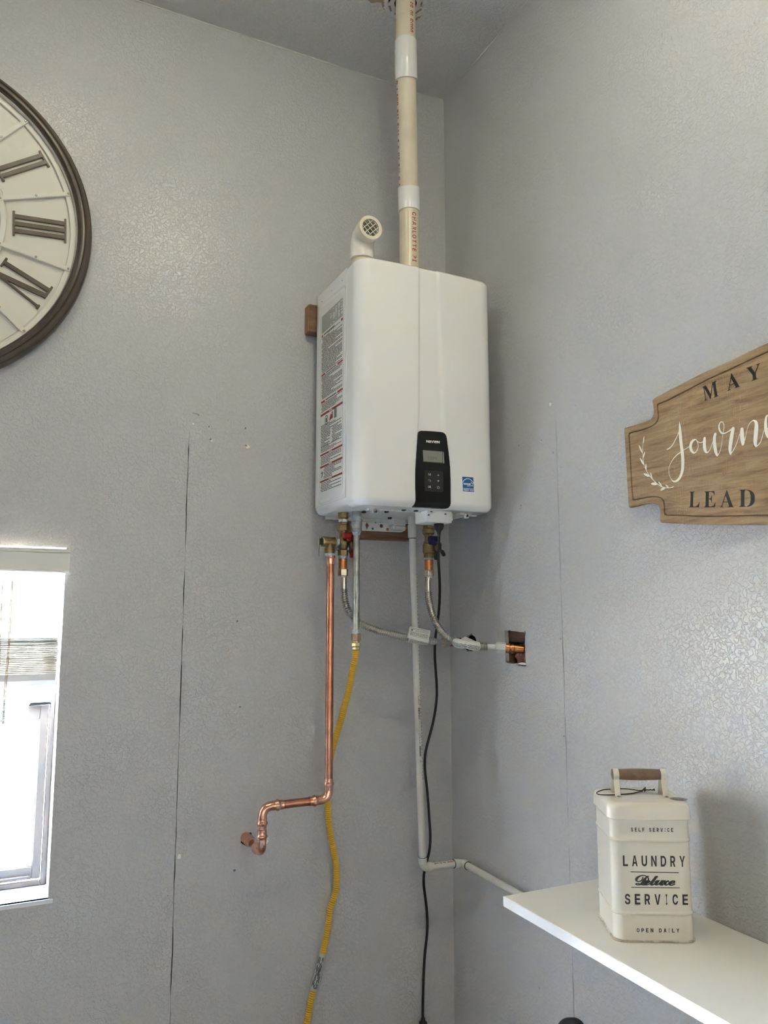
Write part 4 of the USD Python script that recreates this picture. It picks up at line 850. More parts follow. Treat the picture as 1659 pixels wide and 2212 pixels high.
# gas supply
gp = Col(769.7, 1250, -.19)
t = thing('gas_pipe', 'grey galvanised gas pipe hanging under the heater', 'pipe', gp.pt(1362))
obj('nipple', [gp.lathe([(1100, 9), (1103, 10.6), (1120, 10.6)])], 'cast_galvanised', t)
obj('thread_seal', gp.lathe([(1116, 10.8), (1117, 11.2), (1121, 11), (1122, 10.4)]), 'thread_seal', t)
obj('reducer', gp.lathe([(1121.5, 12.3), (1122, 13.2), (1126, 13.2), (1127, 12.2), (1134, 12.2), (1141, 11.2), (1143, 10.4), (1144, 11), (1148.5, 11), (1149.5, 10)]), 'cast_galvanised', t)
obj('thread_seal', gp.lathe([(1149, 9.8), (1150, 9.4), (1155, 8.2), (1156, 7.4)]), 'thread_seal', t)
obj('straight_pipe', gp.lathe([(1155, 7.2), (1362, 7.2)]), 'galvanised', t)
obj('thread_seal', gp.lathe([(1360, 7.4), (1361.5, 8.0), (1367, 7.9), (1368.5, 7.4)]), 'thread_seal', t)
gc = [(768.5, 1403), (768, 1415), (765.5, 1430), (761, 1450), (755.8, 1480), (746, 1518.6), (731.5, 1572), (721, 1607), (712, 1650), (707.5, 1695), (708, 1738), (710.7, 1781), (718.5, 1827), (725.5, 1866), (727, 1900), (723, 1935), (714, 1962), (709.5, 1997), (700, 2047), (688, 2097), (676, 2143), (663, 2209), (652, 2262)]
gy = np.interp([q[1] for q in gc], (1403, 1430, 1480, 1560, 1650, 1738, 2300), (-.19, -.183, -.160, -.115, -.062, -.034, -.026))
gpath = spline([at(*q, 'y', y) for q, y in zip(gc, gy)], 2600)
t = thing('gas_connector', 'yellow ribbed gas hose snaking down the wall behind the copper pipe', 'hose', gpath[-1])
obj('adapter_nut', [gp.nut(1368, 1384.5, 10.2, .9)], 'zinc_rainbow', t)
obj('flare_nut', [gp.lathe([(1384, 7), (1388.5, 7)]), gp.nut(1388, 1397, 9.2, .5), gp.nut(1397, 1404, 8.4, .5)], 'zinc_yellow', t)
gl = np.r_[0, np.cumsum(np.linalg.norm(np.diff(gpath, axis=0), axis=1))]
gr = .0091 + .0009*np.cos(gl*2*math.pi/.0058)
i0 = int(np.argmin(np.abs(gpath[:, 2]-at(700, 2058, 'y', -.027)[2]))); i1 = int(np.argmin(np.abs(gpath[:, 2]-at(676, 2139, 'y', -.026)[2])))
obj('ribbed_hose', tube(gpath, gr, 14), 'gas_yellow', t)
lb_ = obj('paper_sleeve', tube(gpath[i0:i1:20], .0108, 20), 'sleeve_grey', t, 'grey printed sleeve')
def around(path, r, shape, a0=0.0, h=.0002):
    "flat lettering (length along the path, angle) wrapped round a tube"
    path = np.asarray(path); T_ = np.gradient(path, axis=0); T_ /= np.linalg.norm(T_, axis=1)[:, None]
    L = np.r_[0, np.cumsum(np.linalg.norm(np.diff(path, axis=0), axis=1))]
    def fn(q):
        p = np.stack([np.interp(q[:, 0], L, path[:, k]) for k in range(3)], 1); d = np.stack([np.interp(q[:, 0], L, T_[:, k]) for k in range(3)], 1)
        d /= np.linalg.norm(d, axis=1)[:, None]
        e = EYE - p; e -= d*np.sum(e*d, 1)[:, None]; e /= np.linalg.norm(e, axis=1)[:, None]; f_ = np.cross(d, e)
        n_ = np.cos(q[:, 1]/r+a0)[:, None]*e + np.sin(q[:, 1]/r+a0)[:, None]*f_
        return p + n_*(r+.00005), n_
    return warp(shape, fn, h, seg_len=.004)
g = np.random.default_rng(8); sub = gpath[i0:i1:10]; SL = float(np.linalg.norm(np.diff(sub, axis=0), axis=1).sum()); mk = []
for v_ in (-.0085, -.0055, -.0028, .0, .0030, .0058, .0085):
    u_ = .008
    while u_ < SL-.01:
        w_ = g.uniform(.008, .03)
        if g.random() < .72: mk.append(sbox(u_, v_-.0011, min(u_+w_, SL-.006), v_+.0009))
        u_ += w_+g.uniform(.002, .008)
mk.append(sbox(SL*.38, -.004, SL*.58, .0005))
obj('small_print', around(sub, .0108, union_all(mk)), 'print_dark', lb_, kind='stuff')

# condensate drain
zt, zb = hz0+.01, .708
cq0, cq1 = at(889.8, 1128, 'y', -.163), at(913.2, 1877, 'y', -.112)
CO = at(1003, 1866, 'x', -.031); cq1[2] = CO[2]+.004; CO[1] = cq1[1]
CE = V(-.031, -1.35, CO[2]-.012)
t = thing('drain_pipe', 'thin white plastic condensate drain pipe from the heater to below the shelf', 'pipe', cq1)
dC = (cq1-cq0)/np.linalg.norm(cq1-cq0); lp = lambda py: cq0 + (cq1-cq0)*((at(900, py, 'y', -.14)[2]-cq0[2])/(cq1[2]-cq0[2]))
rd = .0104
obj('outlet', [seg(lp(1113), lp(1139), .0112), seg(lp(1108), lp(1121), .0098)], 'pvc_grey', t)
obj('coupling', [lathe([(0, .0128), (.001, .0133), (.036, .0133), (.0375, .0128)], lp(1137), dC, 28)], 'pvc_grey', t)
obj('straight_pipe', seg(lp(1160), cq1-dC*.018, rd, 24), 'pvc_grey', t)
obj('primer_ring', [seg(lp(1164), lp(1165.3), .0112)], 'pvc_primer', t)
def pelbow(a, q, c_, r):
    a, q, c_ = map(np.asarray, (a, q, c_)); ua = (a-q)/np.linalg.norm(a-q); uc = (c_-q)/np.linalg.norm(c_-q)
    path = [q+ua*.030, q+ua*.019]
    for tt in np.linspace(0, 1, 10): path.append((1-tt)**2*(q+ua*.014)+2*tt*(1-tt)*q+tt*tt*(q+uc*.014))
    path += [q+uc*.019, q+uc*.030]
    return [tube(np.array(path), r*1.12, 24)] + [lathe([(.012, r*1.15), (.014, r*1.27), (.029, r*1.28), (.030, r*1.22)], q, u, 24) for u in (ua, uc)]
obj('elbow', pelbow(cq0, cq1, CO, rd), 'pvc_grey', t); obj('elbow', pelbow(cq1, CO, CE, rd), 'pvc_grey', t)
u1, u2 = (CO-cq1)/np.linalg.norm(CO-cq1), (CE-CO)/np.linalg.norm(CE-CO)
obj('straight_pipe', seg(cq1+u1*.02, CO-u1*.02, rd, 24), 'pvc_grey', t)
obj('straight_pipe', seg(CO+u2*.02, CE, rd, 24), 'pvc_grey', t)
obj('primer_ring', [lathe([(.0298, rd*1.15), (.0308, rd*1.15)], cq1, -dC, 24), lathe([(.0298, rd*1.2), (.0310, rd*1.2)], CO, -u1, 24), lathe([(.0298, rd*1.2), (.0310, rd*1.2)], CO, u2, 24)], 'pvc_primer', t)
g = np.random.default_rng(15)
dp = np.linspace(lp(1480), lp(1680), 60); DL = float(np.linalg.norm(dp[-1]-dp[0])); k_ = DL/200
def bars_(p0, p1, v0, v1):
    out, u_ = [], p0
    while u_ < p1:
        w_ = g.uniform(.6, 2.0); out.append(sbox(u_*k_, v0, min(u_+w_, p1)*k_, v1)); u_ += w_+g.uniform(.25, .9)
    return out
def script_(p0, p1, v0, v1):
    out = []
    for v_ in np.arange(v0, v1, .0017):
        u_ = p0+g.uniform(0, 4)
        while u_ < p1-2:
            w_ = g.uniform(1, 5); 
            if g.random() < .6: out.append(sbox(u_*k_, v_, min(u_+w_, p1)*k_, v_+.0009))
            u_ += w_+g.uniform(.8, 2)
    return out
v0_, v1_ = -.0062, -.0012
obj('pipe_print', around(dp, rd, union_all(bars_(49, 73.5, v0_-.0008, v1_) + script_(20, 44, v0_, v1_) + script_(77, 85, -.0055, -.0035) + bars_(133, 155.5, v0_-.0008, v1_) + script_(104, 128, v0_, v1_) + script_(163, 171, -.0055, -.0035))), 'print_dark', t, kind='stuff')
dp2 = np.linspace(lp(1240), lp(1690), 100); D2 = float(np.linalg.norm(dp2[-1]-dp2[0])); mk, u_ = [], 0
while u_ < D2:
    w_ = g.uniform(.002, .009); mk.append(sbox(u_, -.0125, u_+w_, -.0098)); u_ += w_+g.uniform(.002, .006)
obj('edge_print', around(dp2, rd, union_all(mk)), 'print_grey', t, kind='stuff')
hp_ = np.linspace(cq1+u1*.033, CO-u1*.033, 30); HL = float(np.linalg.norm(hp_[-1]-hp_[0])); mk, u_ = [], .004
while u_ < HL-.003:
    w_ = g.uniform(.002, .006); mk.append(sbox(u_, -.0092, u_+w_, -.0062)); u_ += w_+g.choice([.0015, .0015, .007])
obj('edge_print', around(hp_, rd, affinity.scale(union_all(mk), 1, 1)), 'print_pipe_red', t, kind='stuff')

# cold side valve
cv = Col(926, 1180, -.20)
t = thing('isolation_valve', 'brass cold water valve with a blue handle, beside the black power cord', 'valve', cv.pt(1205))
obj('nipple', [cv.lathe([(1104, 9), (1131, 9.2)]), cv.nut(1113, 1129, 10.6)], 'copper_flux', t)
obj('thread_tape', cv.lathe([(1129.5, 9.4), (1130.5, 10.2), (1135, 9.8), (1136, 9.3)]), 'thread_seal', t)
obj('union_nut', [cv.nut(1135.5, 1143.5, 10.6), cv.lathe([(1142.5, 11), (1144, 13.4), (1152.5, 13.4), (1154.5, 11.5)])], 'brass', t)
obj('body', [cv.lathe([(1154, 8.8), (1169, 8.9), (1170.5, 11), (1174, 10.6), (1176, 12.6), (1186, 12.8), (1192, 13), (1193, 12.2), (1195, 12.4), (1196.5, 10)]), cv.nut(1195, 1205.5, 10.8)], 'brass', t)
o = cv.pt(1182); sv = cv.s
obj('drain_port', lathe([(0, 9*sv), (12*sv, 6.4*sv), (14*sv, 6.4*sv), (14*sv, 7.6*sv), (18*sv, 7.6*sv)], o, (.92, -.55, 0), 20), 'brass', t)
obj('drain_cap', lathe([(17*sv, 8.6*sv), (18.5*sv, 9.6*sv), (26*sv, 9.6*sv), (27.5*sv, 8.4*sv)], o, (.92, -.55, .02), 22), 'brass_bright', t)
obj('handle', [cbox(at(928.5, 1168, 'y', -.232), at(945, 1159.5, 'y', -.216), .003), cbox(at(936, 1171, 'y', -.232), at(945, 1162, 'y', -.216), .003), cbox(at(930, 1176, 'y', -.226), at(936, 1162, 'y', -.208), .001)], 'plastic_blue', t, 'dark blue lever handle')
ca = [at(*q, 'y', -.236) for q in ((943, 1174), (938.5, 1178), (937, 1184), (939, 1189), (943, 1192))]
obj('cap_strap', tube(spline(ca, 24), .0024, 8), 'rubber_black', t, 'black cap strap')
ca = [at(*q, 'y', -.246) for q in ((953, 1176.5), (951, 1182), (952.5, 1188), (956, 1191)) ]
obj('cap_strap', tube(spline(ca, 24), .0024, 8), 'rubber_black', t, 'black cap strap')
ca = [at(*q, 'y', -.246) for q in ((953.5, 1189), (957.5, 1196), (960, 1201))]
obj('drain_handle', tube(spline(ca, 10), (.004, .0055, .006, .006, .006, .006, .006, .006, .0055, .004), 10), 'rubber_black', t, 'black drain handle')
obj('drain_handle', cbox(at(940, 1209, 'y', -.238), at(947, 1190, 'y', -.230), .002), 'rubber_black', t, 'black drain handle')
obj('thread_seal', cv.lathe([(1205, 10), (1206, 10.3), (1208, 9.8), (1209.5, 9.3)]), 'thread_seal', t)

# corrugated water connectors
def corrugated(path, r, amp, pitch, n=18, per=10):
    L = np.r_[0, np.cumsum(np.linalg.norm(np.diff(path, axis=0), axis=1))]; m = int(L[-1]/pitch*per)
    s = np.linspace(0, L[-1], m); q = np.stack([np.interp(s, L, path[:, k]) for k in range(3)], 1)
    return tube(q, r + amp*np.cos(s*2*math.pi/pitch), n)
def cut(path, pa, pb):
    i = int(np.argmin(np.linalg.norm(path-pa, axis=1))); j = int(np.argmin(np.linalg.norm(path-pb, axis=1))); return path[min(i, j):max(i, j)+1]
RH = .0094
hose_h = [(743, 1246, -.155), (743.2, 1260, -.155), (743.5, 1274, -.155), (744.5, 1292, -.155), (749, 1311, -.154), (760, 1331, -.152), (777, 1345, -.152), (800, 1356.5, -.160), (840, 1368.5, -.172), (880, 1377.5, -.180), (905, 1382, -.180), (935, 1385.5, -.172), (958, 1387.5, -.160), (985, 1390, -.143)]
Pm = [at(a, b, 'y', y) for a, b, y in hose_h]
hh = spline(Pm, 900); wall_in = V(.016, Pm[-1][1]+.012, Pm[-1][2]+.004)
t = thing('water_connector', 'corrugated steel hose from the hot water valve to the ragged hole', 'hose', Pm[-1])
obj('copper_adapter', hv.lathe([(1207, 9.4), (1208, 9.8), (1230, 9.2)]), 'copper_flux', t)
obj('swivel_nut', hv.nut(1229, 1244.5, 11.0, .35), 'nickel', t)
obj('gasket', hv.lathe([(1244, 8), (1247.5, 7.6)]), 'plastic_white', t)
obj('smooth_end', tube(np.array([at(743, py, 'y', -.155) for py in (1245, 1255, 1265, 1274)]), .0083, 24), 'steel', t)
a_, b_2 = at(743.5, 1272, 'y', -.155), at(940, 1386, 'y', -.171)
obj('corrugated_hose', corrugated(cut(hh, a_, b_2), RH, .0019, .0064), 'steel', t)
obj('smooth_end', tube(cut(hh, at(938, 1386, 'y', -.171), Pm[-1])[::8], .0078, 20), 'steel', t)
dn = (wall_in-Pm[-1])/np.linalg.norm(wall_in-Pm[-1])
e0 = at(956, 1387.5, 'y', -.160)
obj('swivel_nut', hexnut(e0, e0+(Pm[-1]-e0)/np.linalg.norm(Pm[-1]-e0)*.026, .0150, .3), 'nickel', t)
obj('stub', seg(e0+(Pm[-1]-e0)*.6, wall_in, .0111, 20), 'copper', t)
s0_, s1_ = at(880.5, 1377.5, 'y', -.180), at(923, 1384.3, 'y', -.176)
slv = cut(hh, s0_, s1_)
sl = obj('paper_sleeve', tube(slv[::8], .0128, 24), 'sleeve_paper', t, 'white printed paper tag')
tagq = [at(*q, 'y', -.1955) for q in ((885.5, 1353.5), (930, 1362), (924.5, 1389), (880, 1378))]
tp = np.array(tagq); nrm = np.cross(tp[1]-tp[0], tp[3]-tp[0]); nrm /= np.linalg.norm(nrm); nrm *= np.sign(nrm @ (EYE-tp[0]))
def on_tag(u, v_): return (1-v_)*((1-u)*tp[0]+u*tp[1]) + v_*((1-u)*tp[3]+u*tp[2])
gu, gv = np.meshgrid(np.linspace(0, 1, 12), np.linspace(0, 1, 8)); bend_ = .004*(gv**2)
pv = np.array([on_tag(a, b) for a, b in zip(gu.ravel(), gv.ravel())]) + nrm*(.0015*np.sin(gu.ravel()*3))[:, None]
nn = 12; fi = np.array([[r_*nn+c_, (r_+1)*nn+c_, (r_+1)*nn+c_+1, r_*nn+c_+1] for r_ in range(7) for c_ in range(nn-1)])
top = tm((pv+nrm*.0003, fi)); bot = tm((pv-nrm*.0003, fi[:, ::-1]))
obj('paper_flag', [top, bot], 'sleeve_paper', sl)
def tagmarks(seed, rows_, u0=.07, u1=.93):
    g = np.random.default_rng(seed); out = []
    for v_, hgt in rows_:
        u_ = u0
        while u_ < u1:
            w_ = g.uniform(.03, .10); out.append((u_, min(u_+w_, u1), v_, v_+hgt)); u_ += w_+g.uniform(.01, .025)
    return out
def quads(marks_, fn): 
    vs, fs = [], []
    for a, b, c_, d_ in marks_:
        k = len(vs); vs += [fn(a, c_), fn(b, c_), fn(b, d_), fn(a, d_)]; fs += [[k, k+3, k+2, k+1]]
    return tm((np.array(vs), np.array(fs)))
mk = tagmarks(3, [(.07, .05), (.18, .035), (.27, .035), (.40, .05), (.50, .05), (.60, .05), (.71, .03)])
mk = [m_ for m_ in mk if not (m_[2] > .12 and m_[2] < .35 and m_[0] < .18)]
obj('small_print', quads(mk, lambda u, v_: on_tag(u, v_)+nrm*(.0006+.0015*math.sin(u*3))), 'print_grey', sl, kind='stuff')
obj('warning_mark', quads([(.09, .16, .18, .32)], lambda u, v_: on_tag(u+(.035-u+.09)*0, v_)+nrm*(.0007+.0015*math.sin(u*3))), 'print_dark', sl)
def sleeve_print(path, r, seed, mat_, parent, vs_=(-.012, -.009, -.006, -.003, 0, .003, .006, .009)):
    g = np.random.default_rng(seed); L = float(np.linalg.norm(np.diff(path, axis=0), axis=1).sum()); mk = []
    for v_ in vs_:
        u_ = .004
        while u_ < L-.005:
            w_ = g.uniform(.002, .007); mk.append(sbox(u_, v_, min(u_+w_, L-.004), v_+.0012)); u_ += w_+g.uniform(.001, .003)
    obj('small_print', around(path, r, union_all(mk)), mat_, parent, kind='stuff')
sleeve_print(slv[::6], .0128, 5, 'print_grey', sl, (.001, .0035, .006, .0085, .011))

hose_c = [(924.5, 1247, -.20), (925, 1262, -.20), (925.3, 1278, -.20), (927, 1300, -.204), (931.5, 1320, -.212), (940, 1342, -.222), (951, 1361, -.234), (965, 1376, -.248), (980, 1385.5, -.262)]
late = [(1008, 1392.5, -.137), (1035, 1396.5, -.092), (1054, 1397.5, -.066), (1066, 1398, -.051), (1083, 1399.2, -.030)]
Pc = [at(a, b, 'y', y) for a, b, y in hose_c] + [at(a, b, 'x', x) for a, b, x in late]
hc = spline(Pc, 900)
t = thing('water_connector', 'corrugated steel hose from the cold water valve to the square hole', 'hose', Pc[-1])
obj('copper_adapter', cv.lathe([(1209, 9.3), (1210, 9.6), (1232, 9.2)]), 'copper_flux', t)
obj('swivel_nut', cv.nut(1231, 1245, 10.6, .35), 'nickel', t)
obj('gasket', cv.lathe([(1245, 8), (1248.5, 7.4)]), 'plastic_white', t)
obj('smooth_end', tube(np.array([at(924.6, py, 'y', -.20) for py in (1246, 1256, 1266, 1278)]), .0082, 24), 'steel', t)
obj('corrugated_hose', corrugated(cut(hc, at(925.2, 1276, 'y', -.20), at(1054, 1397.5, 'x', -.066)), RH, .0019, .0064), 'steel', t)
obj('smooth_end', tube(cut(hc, at(1053, 1397.5, 'x', -.068), Pc[-1])[::8], .0081, 20), 'zinc_plate', t)
n0, n1 = at(1072, 1398.6, 'x', -.043), at(1093, 1400, 'x', -.020)
obj('swivel_nut', [hexnut(n0, n1, .0165, .3), lathe([(-.002, .0105), (-.001, .013), (.002, .0135)], n0, n1-n0, 20)], 'zinc_plate', t)
obj('gasket', lathe([(-.004, .0095), (-.001, .0105)], n0, n1-n0, 20), 'plastic_white', t)
dw = (n1-n0)/np.linalg.norm(n1-n0); n2 = n1 + dw*.05
obj('copper_adapter', lathe([(-.004, .0115), (0, .0140), (.010, .0140), (.012, .0125), (.016, .0125), (.017, .0142), (.022, .0145), (.023, .0120), (.05, .0115)], n1, dw, 22), 'copper_flux', t)
slc = cut(hc, at(987, 1388.5, 'y', -.268), at(1034, 1396.5, 'x', -.094))
tt_ = np.linspace(0, 1, len(slc[::6]))
sl = obj('paper_sleeve', tube(slc[::6], .0124+.0012*np.sin(tt_*9), 24), 'sleeve_paper', t, 'crumpled white paper tag')
fl_ = [at(*q, 'y', -.278) for q in ((996, 1379.5), (1006, 1375), (1031, 1387), (1033, 1395), (1000, 1390))]
fp = np.array(fl_); nc_ = np.cross(fp[1]-fp[0], fp[4]-fp[0]); nc_ /= np.linalg.norm(nc_); nc_ *= np.sign(nc_ @ (EYE-fp[0]))
flap_v = np.vstack([fp+nc_*.0004, fp-nc_*.0004]); k = 5
flap_f = [[0, 1, 2], [0, 2, 3], [0, 3, 4], [5, 7, 6], [5, 8, 7], [5, 9, 8]]
obj('paper_flag', trimesh.Trimesh(flap_v, flap_f, process=False), 'sleeve_paper', sl, smooth=False)
sleeve_print(slc[::6], .0126+.0012, 6, 'print_grey', sl, (-.001, .0015, .004, .0065, .009))

# power cord
pl = Col(948, 1140, -.30)
cord = [(948.5, 1146, -.300), (948, 1165, -.292), (947, 1200, -.272), (949, 1240, -.245), (950, 1280, -.205), (948, 1320, -.165), (944.5, 1350, -.140), (940, 1385, -.110), (939.5, 1420, -.085), (942, 1460, -.060), (943.5, 1500, -.046), (939.5, 1540, -.036), (928, 1590, -.034), (918.5, 1630, -.036), (917.5, 1650, -.036), (922, 1700, -.030), (927.5, 1770, -.026), (929.5, 1815, -.024), (926, 1845, -.024), (918, 1875, -.024), (915.2, 1900, -.022), (919, 1940, -.018), (922.5, 1975, -.016), (923, 2010, -.015), (919, 2050, -.015), (915.5, 2100, -.015), (914, 2150, -.016), (913.5, 2194, -.018), (914, 2215, -.02), (915, 2275, -.03)]
cpth = spline([at(a, b, 'y', y) for a, b, y in cord], 700)
t = thing('power_cord', 'thin black power cord hanging down the wall behind the white drain pipe', 'cord', cpth[-1])
obj('cable', tube(cpth, .0041, 10), 'rubber_black', t)
obj('plug', [pl.lathe([(1125.5, 5), (1127, 8.5), (1131, 10.8), (1137, 11.2), (1143, 9.5), (1148, 5), (1153, 3.6), (1158, 3.2)], 20), cbox(at(942, 1128.5, 'y', -.312), at(967, 1125, 'y', -.288), .002)], 'rubber_black', t)
e_ = at(913.8, 2196, 'y', -.018)
obj('connector', lathe([(0, .0042), (.004, .006), (.012, .0075), (.016, .0125), (.05, .013), (.09, .012)], e_, (0, 0, -1), 16), 'rubber_black', t)

# ---------------------------------------------------------------- vents on top
VL = at(884, 520, 'y', -.235); rv2 = .0301
V1 = V(VL[0], VL[1], at(881, 436, 'y', VL[1])[2])             # lower bend
V2 = V(PIPE_TOP[0], PIPE_TOP[1], at(875.5, 128, 'y', PIPE_TOP[1])[2])   # upper bend
t = thing('exhaust_vent', 'tall cream plastic exhaust pipe rising from the heater into the ceiling', 'pipe', (VL[0], VL[1], hz1))
dM = (V2-V1)/np.linalg.norm(V2-V1); up = V(0, 0, 1)
obj('lower_pipe', seg((VL[0], VL[1], hz1-.004), V1, rv2, 36), 'pvc_cream', t)
obj('middle_pipe', seg(V1, V2, rv2, 36), 'pvc_cream', t)
obj('upper_pipe', seg(V2, (V2[0], V2[1], HC+.15), rv2, 36), 'pvc_cream', t)
def bend2(q, da, db, la, lb):
    q = np.asarray(q)
    path = np.vstack([q-da*la, [q-da*.018*(1-s_)**2+db*.018*s_**2 for s_ in np.linspace(0, 1, 9)], q+db*lb])
    return tube(path, rv2*1.13, 36)
obj('elbow', bend2(V1, up, dM, .034, .042), 'pvc_white', t)
obj('elbow', bend2(V2, dM, up, .058, .055), 'pvc_white', t)
def pipe_text(p0, p1, r, shape, a0, mat_, name='lettering'): obj(name, around(np.linspace(p0, p1, 40), r, shape, a0), mat_, t)
L1 = at(893, 463, 'y', VL[1]-.02)[2]-at(893, 569, 'y', VL[1]-.02)[2]
wA = affinity.scale(fit(word('CHARLOTTE PI', 'b', 22), w=L1, h=.0140), 1, -1, origin=(0, 0))
top_ = V(VL[0], VL[1], at(893, 462, 'y', VL[1]-.02)[2])
pipe_text(top_, top_-V(0, 0, .25), rv2, affinity.translate(wA, -wA.bounds[0], 0), -.55, 'print_pipe_red')
def dashes(L, seed, w):
    g = np.random.default_rng(seed); out, u_ = [], .0
    while u_ < L:
        k_ = g.uniform(.003, .010); out.append(sbox(u_, -w/2, u_+k_, w/2).difference(sbox(u_+k_*.35, -w*.2, u_+k_*.7, w*.5) if g.random() < .6 else Polygon())); u_ += k_+g.choice([.003, .004, .012])
    return union_all(out)
pipe_text(V2-dM*.062, V1+dM*.045, rv2, dashes(float(np.linalg.norm(V2-V1))-.11, 4, .008), 1.18, 'print_pipe_red', 'pipe_print')
u_t = V(V2[0], V2[1], HC); pipe_text(u_t, V2+up*.06, rv2, dashes(HC-V2[2]-.062, 6, .010), -.67, 'print_pipe_red', 'pipe_print')

IM = at(801, 491, 'y', -.335)
IA = V(IM[0]-.001, -.272, 0)
IA[0] = at(782, 540, 'y', -.272)[0]; IM[0] = (IA[0]+IM[0])/2
t = thing('air_intake', 'short white plastic intake elbow with a mesh screen on top of the heater', 'vent', (IA[0], IA[1], hz1))
zq = IM[2]
obj('collar', seg((IA[0], IA[1], hz1-.004), (IA[0], IA[1], zq-.055), rv2, 36), 'pvc_cream', t)
q = V(IA[0], IA[1], zq); fwd = V(IM[0]-IA[0], IM[1]-IA[1], 0); fl2 = np.linalg.norm(fwd); fwd /= fl2
pth = [q-up*.072, q-up*.040] + [(1-s_)**2*(q-up*.034)+2*s_*(1-s_)*q+s_*s_*(q+fwd*.034) for s_ in np.linspace(0, 1, 14)]
ob = obj('elbow', [tube(np.array(pth), rv2*1.15, 36, caps=False), lathe([(-.072, rv2*1.0), (-.072, rv2*1.17), (-.066, rv2*1.19), (-.034, rv2*1.19)], q, up, 36)], 'pvc_fitting', t)
m0 = q+fwd*.032; mlen = max(fl2-.032, .02)
def annulus(p, d, prof, n=40): # closed loop profile (s, r)
    a, b, dd = frame(d); tt = np.arange(n)*2*math.pi/n; ring_ = np.cos(tt)[:, None]*a+np.sin(tt)[:, None]*b
    v_ = np.vstack([p+dd*s_+ring_*r_ for s_, r_ in prof]); k = len(prof); i = np.arange(k)[:, None]; j = np.arange(n)[None]
    return tm((v_, np.stack([i*n+j, i*n+(j+1) % n, ((i+1) % k)*n+(j+1) % n, ((i+1) % k)*n+j], -1).reshape(-1, 4)[:, ::-1]))
def fixn(m): m.fix_normals(); return m
obj('mouth_rim', fixn(annulus(m0, fwd, [(0, rv2*1.14), (mlen-.003, rv2*1.20), (mlen, rv2*1.17), (mlen, rv2*.86), (mlen-.003, rv2*.84), (0, rv2*.84)])), 'pvc_screen', ob)
obj('dark_throat', fixn(annulus(m0-fwd*.03, fwd, [(0, rv2*.80), (.030+mlen-.008, rv2*.83), (.030+mlen-.008, rv2*.86), (0, rv2*1.0)])), 'pvc_grey', ob)
ua, ub, _d = frame(fwd); sc_ = []
Rm = rv2*.85
for k_ in range(-3, 4):
    o_ = k_*.0125; hl = math.sqrt(max(Rm**2-o_**2, 0))
    for e1, e2 in (((ua+ub)/math.sqrt(2), (ua-ub)/math.sqrt(2)), ((ua-ub)/math.sqrt(2), (ua+ub)/math.sqrt(2))):
        if hl > .004: sc_.append(seg(m0+fwd*(mlen-.005)+e1*o_-e2*hl, m0+fwd*(mlen-.005)+e1*o_+e2*hl, .0010, 8))
obj('mesh_screen', sc_, 'pvc_screen', ob, 'crossed wire screen')

# ---------------------------------------------------------------- clock
CC = V(-1.6334, 0, 2.4895); ROT = 3.0      # centre on the wall; the clock hangs turned by three degrees
t = thing('wall_clock', 'large round wall clock with a dark bronze rim and raised roman numerals', 'clock', CC)
OUT = V(0, -1, 0)
def ringm(prof, n=160):  # closed loop of (radius, distance from the wall)
    return fixn(annulus(CC, OUT, [(d_, r_) for r_, d_ in prof], n))
obj('rim', ringm([(.4335, .002), (.462, .002), (.4700, .006), (.4715, .014), (.4715, .026), (.4695, .032), (.4665, .034), (.4660, .037), (.4640, .041), (.4580, .046), (.4535, .048), (.4525, .0465), (.4515, .048), (.4460, .0495), (.4410, .0485), (.4385, .0455), (.4375, .0430), (.4362, .0425), (.4352, .0405), (.4335, .0400)]), 'clock_bronze', t)
obj('rim_band', ringm([(.4528, .0455), (.4655, .0375), (.4645, .0405), (.4590, .0456), (.4538, .0478)]), 'clock_bronze_light', t)
obj('silver_bead', ringm([(.4335, .022), (.4338, .0375), (.4325, .0392), (.4308, .0375), (.4300, .030), (.4300, .022)]), 'clock_silver', t)
disk = lambda r_: Point(0, 0).buffer(r_, 64)
CF = lambda shape, h, h0, m=None: slab(shape, CC, (1, 0, 0), (0, 0, 1), (0, -1, 0), h, h0)
obj('face_plate', CF(disk(.4340).difference(disk(.232)), .014, .004), 'clock_cream', t)
obj('outer_ring', ringm([(.4302, .016), (.4302, .0235), (.4285, .0250), (.4160, .0250), (.4145, .0235), (.4145, .016)]), 'clock_cream', t)
obj('inner_ring', ringm([(.2395, .010), (.2395, .0260), (.2415, .0280), (.2525, .0280), (.2545, .0260), (.2545, .014)]), 'clock_cream', t)
obj('inner_bead', ringm([(.2330, .008), (.2330, .0215), (.2345, .0235), (.2370, .0235), (.2385, .0215), (.2385, .008)]), 'clock_silver', t)
obj('centre_disc', CF(disk(.236), .006, .002), 'navy', t)
rd_ = math.radians
def sector(r0, r1, a0, a1, pad, rad):
    pts = [(r1*math.cos(rd_(a)), r1*math.sin(rd_(a))) for a in np.linspace(a0, a1, 16)] + [(r0*math.cos(rd_(a)), r0*math.sin(rd_(a))) for a in np.linspace(a1, a0, 10)]
    return Polygon(pts).buffer(-pad-rad).buffer(rad, 8)
for k in range(12):
    a = 30*k + ROT
    obj('face_panel', CF(sector(.2550, .4145, a-15, a+15, .0035, .008), .0022, .018), 'clock_panel', t)
